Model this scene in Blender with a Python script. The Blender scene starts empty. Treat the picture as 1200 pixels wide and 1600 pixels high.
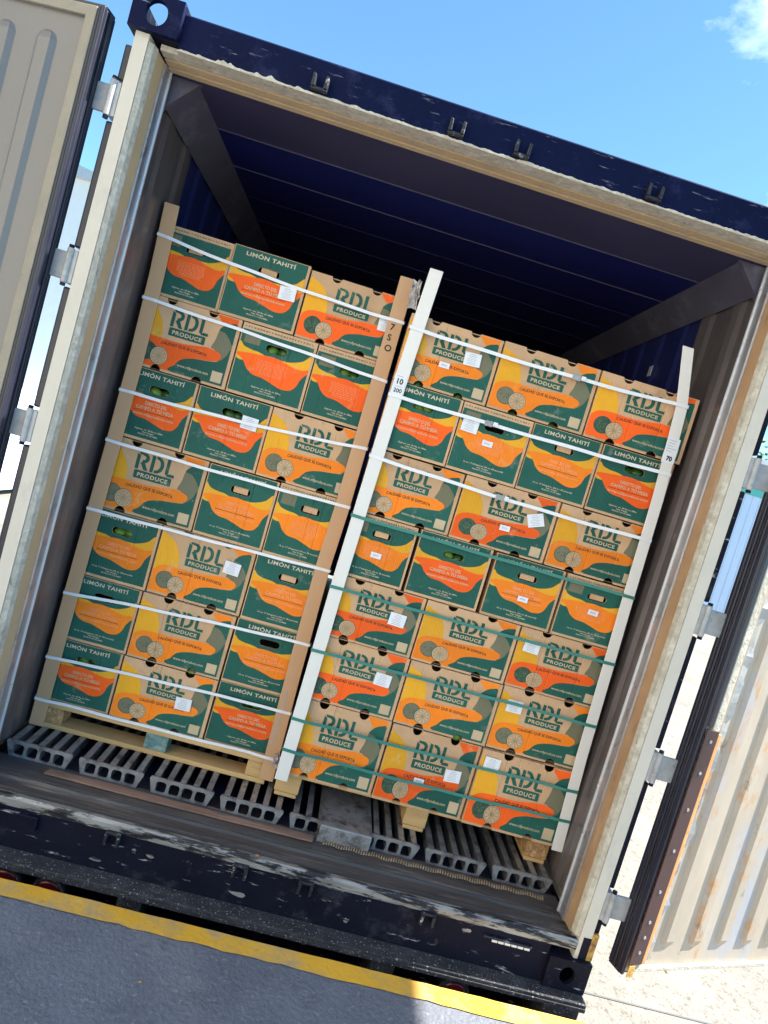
import bpy, bmesh, math, random
from mathutils import Vector, Matrix
random.seed(7)
S = bpy.context.scene
C = S.collection
PI = math.pi

# ------------------------------------------------------------------ camera
cam_d = bpy.data.cameras.new('camera'); cam = bpy.data.objects.new('camera', cam_d); C.objects.link(cam)
cam_d.sensor_fit = 'VERTICAL'; cam_d.sensor_height = 24.0; cam_d.sensor_width = 18.0
cam_d.lens = 24.0 * 1030.6 / 1600.0
cam_d.clip_start = 0.05; cam_d.clip_end = 3000
_p, _y, _r = -0.0657, -0.0577, 0.2870
f = Vector((-math.sin(_y)*math.cos(_p), math.cos(_y)*math.cos(_p), math.sin(_p)))
rt = Vector((math.cos(_y), math.sin(_y), 0)); up = rt.cross(f)
r2 = rt*math.cos(_r) + up*math.sin(_r); u2 = -rt*math.sin(_r) + up*math.cos(_r)
M = Matrix((r2, u2, -f)).transposed().to_4x4(); M.translation = Vector((-0.1188, -2.2694, 1.6557))
cam.matrix_world = M
S.camera = cam

# ------------------------------------------------------------------ sky, sun, exposure
SUN_EL, SUN_AZ = math.radians(50), math.radians(1.0)          # azimuth measured from +X towards +Y
W = bpy.data.worlds.new('World'); S.world = W; W.use_nodes = True
nt = W.node_tree; N = nt.nodes; L = nt.links
for n in list(N): N.remove(n)
out = N.new('ShaderNodeOutputWorld'); bg = N.new('ShaderNodeBackground'); L.new(bg.outputs[0], out.inputs[0])
sky = N.new('ShaderNodeTexSky'); sky.sky_type = 'NISHITA'; sky.sun_disc = False
sky.sun_elevation = SUN_EL; sky.sun_rotation = PI/2 - SUN_AZ
sky.air_density = 1.0; sky.dust_density = 0.1; sky.ozone_density = 1.0
bg.inputs['Strength'].default_value = 0.085
geo = N.new('ShaderNodeTexCoord')
no = N.new('ShaderNodeTexNoise'); no.inputs['Scale'].default_value = 2.6; no.inputs['Detail'].default_value = 9; no.inputs['Roughness'].default_value = .62
mp = N.new('ShaderNodeMapping'); mp.inputs['Scale'].default_value = (1, 1, 2.2); mp.inputs['Location'].default_value = (5.3, 1.1, 2.4)
L.new(geo.outputs['Generated'], mp.inputs[0]); L.new(mp.outputs[0], no.inputs['Vector'])
cr = N.new('ShaderNodeMapRange'); cr.inputs['From Min'].default_value = .70; cr.inputs['From Max'].default_value = .95; cr.inputs['To Max'].default_value = .5
L.new(no.outputs['Fac'], cr.inputs['Value'])
mx = N.new('ShaderNodeMix'); mx.data_type = 'RGBA'
mx.inputs['B'].default_value = (15, 16, 17, 1)
fac = cr.outputs[0]
for d0, rad in (((.295, .735, .612), .115), ((.4384, .7950, .4200), .08)):      # two wispy clouds on the right
    vd = N.new('ShaderNodeVectorMath'); vd.operation = 'DISTANCE'; L.new(geo.outputs['Generated'], vd.inputs[0]); vd.inputs[1].default_value = d0
    n2 = N.new('ShaderNodeTexNoise'); n2.inputs['Scale'].default_value = 9; n2.inputs['Detail'].default_value = 8; n2.inputs['Roughness'].default_value = .6; L.new(mp.outputs[0], n2.inputs['Vector'])
    m1 = N.new('ShaderNodeMapRange'); m1.inputs['From Min'].default_value = rad; m1.inputs['From Max'].default_value = 0; m1.inputs['To Max'].default_value = .62; L.new(vd.outputs['Value'], m1.inputs['Value'])
    m2 = N.new('ShaderNodeMath'); m2.operation = 'ADD'; L.new(m1.outputs[0], m2.inputs[0]); L.new(n2.outputs['Fac'], m2.inputs[1])
    m3 = N.new('ShaderNodeMapRange'); m3.inputs['From Min'].default_value = .74; m3.inputs['From Max'].default_value = 1.5; m3.inputs['To Max'].default_value = .75; L.new(m2.outputs[0], m3.inputs['Value'])
    m4 = N.new('ShaderNodeMath'); m4.operation = 'MAXIMUM'; L.new(fac, m4.inputs[0]); L.new(m3.outputs[0], m4.inputs[1]); fac = m4.outputs[0]
L.new(fac, mx.inputs['Factor']); tn = N.new('ShaderNodeVectorMath'); tn.operation = 'MULTIPLY'; tn.inputs[1].default_value = (.70, 1.0, 1.10); L.new(sky.outputs[0], tn.inputs[0]); L.new(tn.outputs[0], mx.inputs['A']); L.new(mx.outputs['Result'], bg.inputs[0])

sd = bpy.data.lights.new('sun', 'SUN'); sd.energy = 5.0; sd.angle = math.radians(.53); sd.color = (1, .94, .85)
sun = bpy.data.objects.new('sun', sd); C.objects.link(sun)
sv = Vector((math.cos(SUN_EL)*math.cos(SUN_AZ), math.cos(SUN_EL)*math.sin(SUN_AZ), math.sin(SUN_EL)))
sun.rotation_euler = sv.to_track_quat('Z', 'Y').to_euler(); sun.location = sv*30
S.view_settings.view_transform = 'Standard'; S.view_settings.look = 'None'
S.view_settings.gamma = 1; S.view_settings.use_curve_mapping = False
S.view_settings.exposure = 1.72

# ------------------------------------------------------------------ materials
def mat(name, col, rough=.6, metal=0., var=.12, vscale=6., bump=.15, bscale=40., bdist=.004, wear=None, streak=None, spec=.5, corr=0., objvar=0.):
    """procedural surface: base colour broken by noise, optional worn patches, bump relief"""
    m = bpy.data.materials.new(name); m.use_nodes = True
    n = m.node_tree.nodes; l = m.node_tree.links; b = n['Principled BSDF']
    tc = n.new('ShaderNodeTexCoord'); oi = n.new('ShaderNodeObjectInfo')
    ad = n.new('ShaderNodeVectorMath'); ad.operation = 'MULTIPLY_ADD'
    cb = n.new('ShaderNodeCombineXYZ'); l.new(oi.outputs['Random'], cb.inputs[0]); l.new(oi.outputs['Random'], cb.inputs[1]); l.new(oi.outputs['Random'], cb.inputs[2])
    l.new(cb.outputs[0], ad.inputs[0]); ad.inputs[1].default_value = (17, 31, 23); l.new(tc.outputs['Object'], ad.inputs[2])
    vec = ad.outputs[0]
    if streak:
        mpn = n.new('ShaderNodeMapping'); mpn.inputs['Scale'].default_value = streak; l.new(vec, mpn.inputs[0]); svec = mpn.outputs[0]
    else: svec = vec
    nz = n.new('ShaderNodeTexNoise'); nz.inputs['Scale'].default_value = vscale; nz.inputs['Detail'].default_value = 8; nz.inputs['Roughness'].default_value = .65
    l.new(svec, nz.inputs['Vector'])
    mr = n.new('ShaderNodeMapRange'); mr.inputs['From Min'].default_value = .25; mr.inputs['From Max'].default_value = .75
    mr.inputs['To Min'].default_value = 1-var; mr.inputs['To Max'].default_value = 1+var
    l.new(nz.outputs['Fac'], mr.inputs['Value'])
    vm = n.new('ShaderNodeVectorMath'); vm.operation = 'SCALE'; vm.inputs[0].default_value = col[:3]
    ro = n.new('ShaderNodeMapRange'); ro.inputs['To Min'].default_value = 1-objvar; ro.inputs['To Max'].default_value = 1+objvar*.6; l.new(oi.outputs['Random'], ro.inputs['Value'])
    rm = n.new('ShaderNodeMath'); rm.operation = 'MULTIPLY'; l.new(mr.outputs[0], rm.inputs[0]); l.new(ro.outputs[0], rm.inputs[1]); l.new(rm.outputs[0], vm.inputs['Scale'])
    colout = vm.outputs[0]; rout = None
    if wear:
        for k, (wc, lo, hi, ws, wst) in enumerate(wear):
            wn = n.new('ShaderNodeTexNoise'); wn.inputs['Scale'].default_value = ws; wn.inputs['Detail'].default_value = 10; wn.inputs['Roughness'].default_value = .7
            mq = n.new('ShaderNodeMapping'); mq.inputs['Scale'].default_value = wst; mq.inputs['Location'].default_value = (k*3.3, k*1.7, k*5.1)
            l.new(vec, mq.inputs[0]); l.new(mq.outputs[0], wn.inputs['Vector'])
            wr = n.new('ShaderNodeMapRange'); wr.inputs['From Min'].default_value = lo; wr.inputs['From Max'].default_value = hi; l.new(wn.outputs['Fac'], wr.inputs['Value'])
            mm = n.new('ShaderNodeMix'); mm.data_type = 'RGBA'; l.new(wr.outputs[0], mm.inputs['Factor']); l.new(colout, mm.inputs['A']); mm.inputs['B'].default_value = (*wc, 1)
            colout = mm.outputs['Result']
    l.new(colout, b.inputs['Base Color'])
    b.inputs['Metallic'].default_value = metal
    rr = n.new('ShaderNodeMapRange'); rr.inputs['To Min'].default_value = max(.03, rough-.12); rr.inputs['To Max'].default_value = min(1, rough+.12)
    l.new(nz.outputs['Fac'], rr.inputs['Value']); l.new(rr.outputs[0], b.inputs['Roughness'])
    b.inputs['Specular IOR Level'].default_value = spec
    bn = n.new('ShaderNodeTexNoise'); bn.inputs['Scale'].default_value = bscale; bn.inputs['Detail'].default_value = 6; l.new(svec, bn.inputs['Vector'])
    bp_ = n.new('ShaderNodeBump'); bp_.inputs['Strength'].default_value = bump; bp_.inputs['Distance'].default_value = bdist
    l.new(bn.outputs['Fac'], bp_.inputs['Height'])
    last = bp_
    if corr:                                    # fluted board showing through
        wv = n.new('ShaderNodeTexWave'); wv.bands_direction = 'X'; wv.inputs['Scale'].default_value = 38; wv.inputs['Distortion'].default_value = .6; wv.inputs['Detail Scale'].default_value = .4
        l.new(tc.outputs['Object'], wv.inputs['Vector'])
        mk = n.new('ShaderNodeMath'); mk.operation = 'MULTIPLY'
        n3 = n.new('ShaderNodeTexNoise'); n3.inputs['Scale'].default_value = 7; l.new(vec, n3.inputs['Vector'])
        r3 = n.new('ShaderNodeMapRange'); r3.inputs['From Min'].default_value = .42; r3.inputs['From Max'].default_value = .68; l.new(n3.outputs['Fac'], r3.inputs['Value'])
        l.new(wv.outputs['Fac'], mk.inputs[0]); l.new(r3.outputs[0], mk.inputs[1])
        b2 = n.new('ShaderNodeBump'); b2.inputs['Strength'].default_value = corr; b2.inputs['Distance'].default_value = .0018
        l.new(mk.outputs[0], b2.inputs['Height']); l.new(bp_.outputs[0], b2.inputs['Normal'])
        b3 = n.new('ShaderNodeBump'); b3.inputs['Strength'].default_value = .55; b3.inputs['Distance'].default_value = .02
        n4 = n.new('ShaderNodeTexNoise'); n4.inputs['Scale'].default_value = 5; n4.inputs['Detail'].default_value = 3; l.new(vec, n4.inputs['Vector'])
        l.new(n4.outputs['Fac'], b3.inputs['Height']); l.new(b2.outputs[0], b3.inputs['Normal'])
        last = b3
    l.new(last.outputs[0], b.inputs['Normal'])
    return m

A1 = (1, 1, 1)
MT = {}
MT['kraft'] = mat('kraft_board', (.56, .355, .205), .75, var=.10, vscale=9, bump=.2, bscale=120, bdist=.001, corr=.5, spec=.2, objvar=.12, wear=[((.36, .23, .13), .58, .74, 7, A1)])
MT['kraft_dark'] = mat('kraft_inside', (.20, .13, .08), .85, spec=.1)
MT['green'] = mat('green_ink', (.020, .105, .080), .6, var=.12, vscale=14, bump=.12, bscale=120, bdist=.001, corr=.45, spec=.18, objvar=.13, wear=[((.16, .20, .16), .60, .72, 11, A1), ((.50, .38, .25), .685, .715, 30, (1, 1, .5))])
MT['red'] = mat('red_orange_ink', (.90, .125, .016), .6, var=.07, vscale=14, bump=.12, bscale=120, bdist=.001, corr=.45, spec=.18, objvar=.13, wear=[((.80, .30, .14), .60, .72, 11, A1), ((.50, .38, .25), .685, .715, 30, (1, 1, .5))])
MT['orange'] = mat('orange_ink', (.86, .225, .018), .6, var=.08, vscale=14, bump=.12, bscale=120, bdist=.001, corr=.45, spec=.18, objvar=.13, wear=[((.74, .36, .14), .60, .72, 11, A1), ((.50, .38, .25), .685, .715, 30, (1, 1, .5))])
MT['yellow'] = mat('yellow_ink', (.76, .37, .025), .6, var=.08, vscale=14, bump=.12, bscale=120, bdist=.001, corr=.45, spec=.18, objvar=.13, wear=[((.66, .42, .14), .60, .72, 11, A1), ((.50, .38, .25), .685, .715, 30, (1, 1, .5))])
MT['ink_seg'] = mat('lime_segment_ink', (.30, .25, .15), .75, spec=.2, corr=.4)
MT['ink_lime'] = mat('printed_lime_ink', (.050, .095, .060), .7, var=.7, vscale=60, spec=.2, corr=.4)
MT['hatch'] = mat('grey_green_ink', (.17, .165, .105), .7, var=.1, vscale=14, bump=.1, bscale=100, bdist=.001, corr=.45, spec=.2)
MT['ink_kraft'] = mat('unprinted_lettering', (.55, .42, .27), .75, spec=.2, corr=.4)
MT['ink_pale'] = mat('pale_lettering', (.62, .52, .38), .75, spec=.2)
MT['ink_rose'] = mat('rose_lettering', (.85, .30, .16), .75, spec=.2)
MT['ink_dark'] = mat('dark_lettering', (.03, .035, .03), .7, spec=.2)
MT['ink_line'] = mat('red_brown_line', (.20, .03, .015), .7, spec=.2)
MT['sticker'] = mat('white_paper', (.74, .76, .80), .55, var=.03, bump=.1, bscale=20)
MT['ink_grey'] = mat('grey_print', (.38, .38, .42), .6)
MT['brownboard'] = mat('brown_edge_board', (.55, .335, .19), .7, var=.09, vscale=3, streak=(1, 1, .25), wear=[((.25, .17, .11), .66, .8, 6, (3, 3, .6))], spec=.3, bump=.2, bscale=30)
MT['whiteboard'] = mat('white_edge_board', (.74, .72, .68), .6, var=.05, vscale=3, streak=(1, 1, .25), wear=[((.42, .40, .37), .66, .82, 8, (3, 3, .6))], bump=.25, bscale=18)
MT['strapw'] = mat('white_strap', (.76, .77, .80), .35, var=.03, bump=.1)
MT['strapg'] = mat('green_strap', (.035, .20, .17), .32, var=.06, bump=.1)
MT['wood'] = mat('pallet_wood', (.56, .36, .16), .75, var=.22, vscale=4, streak=(.5, 6, 6), bump=.5, bscale=20, bdist=.003, wear=[((.26, .16, .08), .56, .8, 5, (.5, 5, 5))], spec=.25)
MT['woodend'] = mat('chipboard', (.40, .22, .10), .85, var=.5, vscale=60, bump=.8, bscale=90, bdist=.004, wear=[((.62, .42, .22), .52, .62, 50, A1)], spec=.2)
MT['woodblue'] = mat('blue_stained_wood', (.10, .20, .20), .8, var=.4, vscale=20, bump=.5, bscale=50, wear=[((.36, .38, .30), .5, .7, 14, (1, 1, 2)), ((.05, .12, .20), .56, .66, 20, A1)], spec=.2)
MT['black'] = mat('navy_black_paint', (.005, .006, .016), .62, spec=.15, var=.3, vscale=5, bump=.5, bscale=45, bdist=.003, wear=[((.34, .34, .36), .615, .66, 24, (.35, 1, 2.0)), ((.045, .045, .055), .55, .75, 9, A1)])
MT['navy'] = mat('navy_header_paint', (.0028, .006, .033), .6, var=.3, vscale=5, bump=.5, bscale=45, bdist=.003, spec=.08, wear=[((.16, .17, .22), .61, .67, 26, (.3, 1, 2.6)), ((.02, .025, .08), .55, .75, 9, A1)])
MT['keeper'] = mat('chipped_keeper', (.010, .011, .02), .5, bump=.6, bscale=60, wear=[((.38, .37, .36), .57, .66, 40, A1)])
MT['chassis'] = mat('chassis_black', (.040, .040, .045), .8, spec=.2, var=.4, vscale=10, bump=.6, bscale=120, bdist=.004, wear=[((.075, .075, .078), .48, .70, 14, A1), ((.46, .46, .46), .60, .63, 130, A1)])
MT['cream'] = mat('cream_paint', (.56, .525, .455), .5, var=.06, vscale=4, bump=.25, bscale=25, wear=[((.36, .345, .31), .54, .78, 5, (1, 1, .5)), ((.10, .095, .09), .69, .73, 55, A1)])
MT['creamworn'] = mat('worn_cream_sealant', (.44, .41, .34), .8, var=.25, vscale=40, bump=.9, bscale=90, bdist=.004, wear=[((.56, .54, .47), .5, .62, 22, A1), ((.20, .185, .16), .60, .68, 48, (1, 1, .4))])
MT['tan'] = mat('tan_gasket_seat', (.50, .375, .225), .6, var=.10, vscale=6, bump=.25, bscale=30, wear=[((.38, .33, .26), .50, .72, 7, (1, 1, .5)), ((.16, .12, .09), .68, .74, 40, A1), ((.60, .54, .44), .6, .75, 14, A1)])
MT['doortrim'] = mat('dull_door_trim', (.28, .25, .195), .6, var=.12, vscale=12, bump=.3, bscale=40, wear=[((.22, .20, .17), .5, .7, 9, (1, 1, .5)), ((.12, .10, .08), .66, .72, 45, A1)])
MT['tanworn'] = mat('dirty_tan_seat', (.40, .255, .145), .6, var=.2, vscale=8, bump=.3, bscale=30, wear=[((.17, .11, .07), .56, .74, 14, (1, 1, .3)), ((.52, .42, .32), .56, .75, 9, (1, 1, .3))])
MT['alu'] = mat('dull_aluminium', (.46, .46, .49), .42, .75, var=.22, vscale=10, bump=.35, bscale=60, wear=[((.16, .15, .155), .56, .72, 12, A1)])
MT['grating'] = mat('floor_aluminium', (.36, .36, .375), .42, .6, var=.3, vscale=22, bump=.5, bscale=80, bdist=.003, wear=[((.10, .095, .10), .50, .66, 16, A1), ((.62, .62, .66), .64, .72, 40, A1)])
MT['galv'] = mat('galvanised_steel', (.36, .37, .38), .55, .35, var=.25, vscale=20, bump=.25, bscale=60, wear=[((.20, .20, .21), .56, .72, 24, A1)])
MT['bright'] = mat('bright_trim', (.72, .75, .80), .3, .4, var=.08, bump=.15)
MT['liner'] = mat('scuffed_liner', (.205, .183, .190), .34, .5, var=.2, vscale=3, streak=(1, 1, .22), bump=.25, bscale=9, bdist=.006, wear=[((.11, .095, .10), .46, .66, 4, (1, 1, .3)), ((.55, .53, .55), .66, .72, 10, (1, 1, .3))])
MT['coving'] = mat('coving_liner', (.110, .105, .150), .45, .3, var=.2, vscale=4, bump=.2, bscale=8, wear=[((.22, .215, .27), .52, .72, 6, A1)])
MT['bulkhead_shade'] = mat('shade_tinted_bulkhead', (.035, .04, .30), .42, .35, var=.15, vscale=2, bump=.15, bscale=6, wear=[((.12, .115, .22), .60, .78, 5, A1)])  # navy gloom of the deep interior put into the bulkhead colour
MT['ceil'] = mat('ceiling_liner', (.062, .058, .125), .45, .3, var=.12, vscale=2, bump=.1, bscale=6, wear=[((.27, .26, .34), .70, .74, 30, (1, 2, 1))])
MT['ceil_shade'] = mat('shade_tinted_ceiling', (.006, .010, .105), .55, .0, var=.12, vscale=2, bump=.1, bscale=6, wear=[((.12, .13, .32), .70, .74, 30, (1, 2, 1))])  # ceiling liner copy, darkened to navy to stand for shade further in
MT['liner_shade'] = mat('shade_tinted_liner', (.018, .026, .135), .45, .2, var=.2, vscale=3, streak=(1, 1, .22), bump=.25, bscale=9, bdist=.006, wear=[((.10, .10, .20), .62, .76, 8, (1, 1, .3))])  # wall liner copy with the shade of the deeper interior in its colour
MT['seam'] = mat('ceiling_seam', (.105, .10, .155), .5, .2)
MT['sill'] = mat('grimy_sill', (.088, .083, .083), .55, .25, var=.4, vscale=9, streak=(.35, 3, 3), bump=.6, bscale=45, bdist=.004, wear=[((.25, .225, .215), .54, .70, 7, (.3, 3, 3)), ((.40, .40, .41), .68, .74, 26, (.5, 2, 2))])
MT['silllip'] = mat('worn_sill_lip', (.30, .295, .285), .5, .3, var=.4, vscale=14, streak=(.4, 2, 2), bump=.8, bscale=60, bdist=.004, wear=[((.020, .020, .026), .47, .53, 17, (.35, 2, 2)), ((.60, .60, .58), .62, .70, 30, (.4, 2, 2))])
MT['rubber'] = mat('navy_black_rubber', (.016, .018, .034), .38, var=.2, vscale=8, bump=.15, bscale=30)
MT['copper'] = mat('worn_red_plank', (.27, .165, .12), .65, var=.35, vscale=8, streak=(.4, 4, 4), bump=.5, bscale=50, wear=[((.12, .095, .085), .47, .60, 7, (.4, 3, 3)), ((.66, .36, .22), .60, .72, 6, (.4, 3, 3))])
MT['rope'] = mat('frayed_rope', (.30, .22, .14), .9, var=.4, vscale=40, bump=.8, bscale=90)
MT['doorgrey'] = mat('grey_door_liner', (.175, .172, .172), .40, .1, var=.07, vscale=2.5, streak=(1, 1, .3), bump=.2, bscale=10, wear=[((.19, .185, .185), .58, .8, 5, (1, 1, .4)), ((.31, .30, .29), .62, .72, 9, (1, 1, .2))])
MT['doorcream'] = mat('stained_door_liner', (.42, .365, .30), .42, .1, var=.16, vscale=3, streak=(1, 1, .5), bump=.35, bscale=9, bdist=.01, wear=[((.45, .21, .045), .55, .66, 5.5, (1, 1, .5)), ((.36, .37, .40), .53, .62, 3.2, (1, 1, .5)), ((.25, .17, .10), .62, .70, 14, (1, 1, .6)), ((.22, .12, .06), .72, .76, 22, A1)])
MT['maroon'] = mat('maroon_scuff_plate', (.050, .022, .024), .45, var=.15, bump=.15, bscale=40, wear=[((.14, .07, .06), .66, .8, 20, (1, 1, .5))])
MT['orangestrip'] = mat('orange_strip', (.70, .30, .11), .6, var=.2, vscale=12, wear=[((.40, .16, .06), .56, .7, 14, A1)])
MT['rust'] = mat('rusty_yellow', (.50, .29, .06), .7, var=.3, vscale=14, bump=.4, wear=[((.14, .07, .03), .5, .62, 16, A1)])
MT['dock'] = mat('grey_dock_paint', (.155, .17, .205), .72, var=.22, vscale=3.2, bump=1.0, bscale=75, bdist=.006, wear=[((.23, .24, .26), .50, .72, 2.4, A1), ((.10, .102, .115), .58, .74, 9, A1), ((.27, .28, .30), .56, .66, 70, A1), ((.42, .43, .45), .715, .74, 38, (1, .5, 1)), ((.040, .04, .046), .74, .76, 60, A1)], spec=.35)
MT['yellowline'] = mat('yellow_line_paint', (.84, .46, .045), .7, var=.14, vscale=5, bump=.6, bscale=60, bdist=.004, wear=[((.46, .36, .21), .46, .62, 3.1, (1, 1, 1)), ((.20, .15, .06), .655, .69, 24, A1), ((.74, .54, .13), .6, .7, 12, A1)], spec=.3)
MT['concrete'] = mat('dock_wall_concrete', (.13, .13, .135), .85, bump=.5)
MT['yard'] = mat('pale_yard_concrete', (.245, .228, .198), .85, var=.14, vscale=.6, bump=.8, bscale=60, bdist=.01, wear=[((.11, .095, .075), .52, .68, 26, A1), ((.32, .305, .275), .5, .7, 1.3, A1)], spec=.2)
MT['wallwhite'] = mat('white_wall', (.78, .78, .76), .8, var=.04, bump=.1)
MT['wallblue'] = mat('pale_blue_cladding', (.56, .67, .82), .6, var=.05, vscale=1)
MT['render'] = mat('bounce_wall_cream', (.82, .71, .54), .85, var=.05, vscale=2)  # surface of the added bounce wall
MT['teal'] = mat('teal_band', (.10, .45, .40), .6)
MT['sheeting'] = mat('grey_sheet', (.50, .52, .54), .5, .3)
MT['limeskin'] = mat('lime_skin', (.11, .23, .025), .30, var=.35, vscale=25, bump=.3, bscale=220, bdist=.001, wear=[((.26, .36, .05), .55, .7, 9, A1)])
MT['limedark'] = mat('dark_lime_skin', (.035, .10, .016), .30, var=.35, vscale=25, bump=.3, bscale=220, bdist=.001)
MT['redlens'] = mat('red_lens', (.10, .005, .007), .2, var=.1, bump=.05)
MT['foil'] = mat('crumpled_film', (.50, .47, .46), .25, .3, var=.3, vscale=30, bump=1, bscale=30, bdist=.01)
MT['tyre'] = mat('tyre_rubber', (.02, .02, .02), .8)
MT['foliage'] = mat('leaf_green', (.07, .19, .02), .6, var=.4, vscale=3)
MT['bark'] = mat('bark', (.12, .085, .06), .9)
MT['leafdry'] = mat('dry_leaf', (.50, .25, .08), .7)

# ------------------------------------------------------------------ mesh helpers
class MB:
    def __init__(s): s.v = []; s.f = []; s.m = []; s.mats = []
    def mi(s, m):
        if m not in s.mats: s.mats.append(m)
        return s.mats.index(m)
    def add(s, vs, fs, m):
        o = len(s.v); s.v += [tuple(v) for v in vs]; k = s.mi(m)
        for q in fs: s.f.append(tuple(o+i for i in q)); s.m.append(k)
        return s
    def box(s, x0, x1, y0, y1, z0, z1, m):
        vs = [(x, y, z) for z in (z0, z1) for y in (y0, y1) for x in (x0, x1)]
        return s.add(vs, [(0,2,3,1),(4,5,7,6),(0,1,5,4),(2,6,7,3),(0,4,6,2),(1,3,7,5)], m)
    def prism(s, prof, axis, a0, a1, m):
        n = len(prof)
        def P(p, a): return {'x': (a, p[0], p[1]), 'y': (p[0], a, p[1]), 'z': (p[0], p[1], a)}[axis]
        vs = [P(p, a0) for p in prof] + [P(p, a1) for p in prof]
        fs = [(i, (i+1) % n, n+(i+1) % n, n+i) for i in range(n)] + [tuple(range(n))[::-1], tuple(range(n, 2*n))]
        return s.add(vs, fs, m)
    def cyl(s, c, axis, r, h, m, n=20, r2=None):
        r2 = r if r2 is None else r2
        def P(a, rr, t):
            u, v = rr*math.cos(a), rr*math.sin(a)
            return {'x': (c[0]+t, c[1]+u, c[2]+v), 'y': (c[0]+u, c[1]+t, c[2]+v), 'z': (c[0]+u, c[1]+v, c[2]+t)}[axis]
        vs = [P(2*PI*i/n, r, 0) for i in range(n)] + [P(2*PI*i/n, r2, h) for i in range(n)]
        fs = [(i, (i+1) % n, n+(i+1) % n, n+i) for i in range(n)] + [tuple(range(n))[::-1], tuple(range(n, 2*n))]
        return s.add(vs, fs, m)
    def mesh(s, name, fix=True):
        me = bpy.data.meshes.new(name); me.from_pydata(s.v, [], s.f)
        for m in s.mats: me.materials.append(MT[m])
        me.polygons.foreach_set('material_index', s.m)
        if fix:
            bm = bmesh.new(); bm.from_mesh(me); bmesh.ops.recalc_face_normals(bm, faces=bm.faces); bm.to_mesh(me); bm.free()
        me.update(); return me
    def obj(s, name, parent=None, bevel=0, smooth=False, fix=True):
        return link(s.mesh(name, fix), name, parent, bevel, smooth)
def link(me, name, parent=None, bevel=0, smooth=False):
    o = bpy.data.objects.new(name, me); C.objects.link(o)
    if parent: o.parent = parent
    if smooth:
        for p in me.polygons: p.use_smooth = True
    if bevel:
        b = o.modifiers.new('bevel', 'BEVEL'); b.width = bevel; b.segments = 2; b.limit_method = 'ANGLE'; b.angle_limit = .6; b.harden_normals = False
    return o
def empty(name, loc=(0, 0, 0), rz=0):
    o = bpy.data.objects.new(name, None); C.objects.link(o); o.location = loc; o.rotation_euler = (0, 0, rz); o.empty_display_size = .1; return o
def tag(o, label, cat, group=None):
    o['label'] = label; o['category'] = cat
    if group: o['group'] = group
    return o
def struct(o, kind='structure'): o['kind'] = kind; return o
def bx(name, x0, x1, y0, y1, z0, z1, m, parent=None, bevel=0): return MB().box(x0, x1, y0, y1, z0, z1, m).obj(name, parent, bevel)

def eval_mesh(o):
    dg = bpy.context.evaluated_depsgraph_get(); dg.update()
    me = bpy.data.meshes.new_from_object(o.evaluated_get(dg)); return me
def curve_polys(polys, ext=0):
    """flat filled outline(s) with holes in the XY plane -> mesh"""
    cu = bpy.data.curves.new('c', 'CURVE'); cu.dimensions = '2D'; cu.fill_mode = 'BOTH'; cu.extrude = ext
    for p in polys:
        sp = cu.splines.new('POLY'); sp.points.add(len(p)-1)
        for i, (x, y) in enumerate(p): sp.points[i].co = (x, y, 0, 1)
        sp.use_cyclic_u = True
    o = bpy.data.objects.new('c', cu); C.objects.link(o); me = eval_mesh(o)
    bpy.data.objects.remove(o); bpy.data.curves.remove(cu); return me
def text_geo(s, size, bold=0., align='LEFT', spacing=1.):
    cu = bpy.data.curves.new('t', 'FONT'); cu.body = s; cu.size = size; cu.offset = bold; cu.align_x = align; cu.space_character = spacing; cu.fill_mode = 'BOTH'; cu.resolution_u = 3
    o = bpy.data.objects.new('t', cu); C.objects.link(o); me = eval_mesh(o)
    vs = [tuple(v.co) for v in me.vertices]; fs = [tuple(p.vertices) for p in me.polygons]
    bpy.data.objects.remove(o); bpy.data.curves.remove(cu); bpy.data.meshes.remove(me)
    return vs, fs
def fit_text(s, x0, x1, ybase, h, bold, m, out, k, spacing=1., arc=0., tilt=0.):
    """text squeezed into x0..x1 with cap height h; out = list of layers (verts, faces, material, level)"""
    vs, fs = text_geo(s, 1.0, bold, spacing=spacing)
    a = min(v[0] for v in vs); b = max(v[0] for v in vs); t = .72
    r = []
    for v in vs:
        q = (v[0]-a)/(b-a); x = x0 + q*(x1-x0); z = ybase + v[1]/t*h + arc*4*q*(1-q) + tilt*q
        r.append((x, z))
    out.append((r, fs, m, k))
def spline(pts, n=7):
    r = []; N_ = len(pts)
    for i in range(N_):
        p0, p1, p2, p3 = pts[i-1], pts[i], pts[(i+1) % N_], pts[(i+2) % N_]
        if p1[0] == p2[0] and (p1[0] in (U0, U1)) or p1[1] == p2[1] and p1[1] in (V0, V1): r.append(p1); continue
        for j in range(n):
            t = j/n; t2 = t*t; t3 = t2*t
            r.append(tuple(.5*((2*b)+(c-a)*t+(2*a-5*b+4*c-d)*t2+(3*b-a-3*c+d)*t3) for a, b, c, d in zip(p0, p1, p2, p3)))
    return [(min(U1, max(U0, x)), min(V1, max(V0, y))) for x, y in r]

# ------------------------------------------------------------------ the ground, the dock, the yard
DOCK_Y = -.142
YARD = -1.25
m_ = MB(); m_.add([(-300, -60, YARD), (300, -60, YARD), (300, 400, YARD), (-300, 400, YARD)], [(0, 1, 2, 3)], 'yard'); struct(m_.obj('yard_ground'))
bx('yard_joint', 1.9, 40, 1.70, 1.715, YARD+.002, YARD+.005, 'concrete'); struct(bpy.data.objects['yard_joint'])
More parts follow.
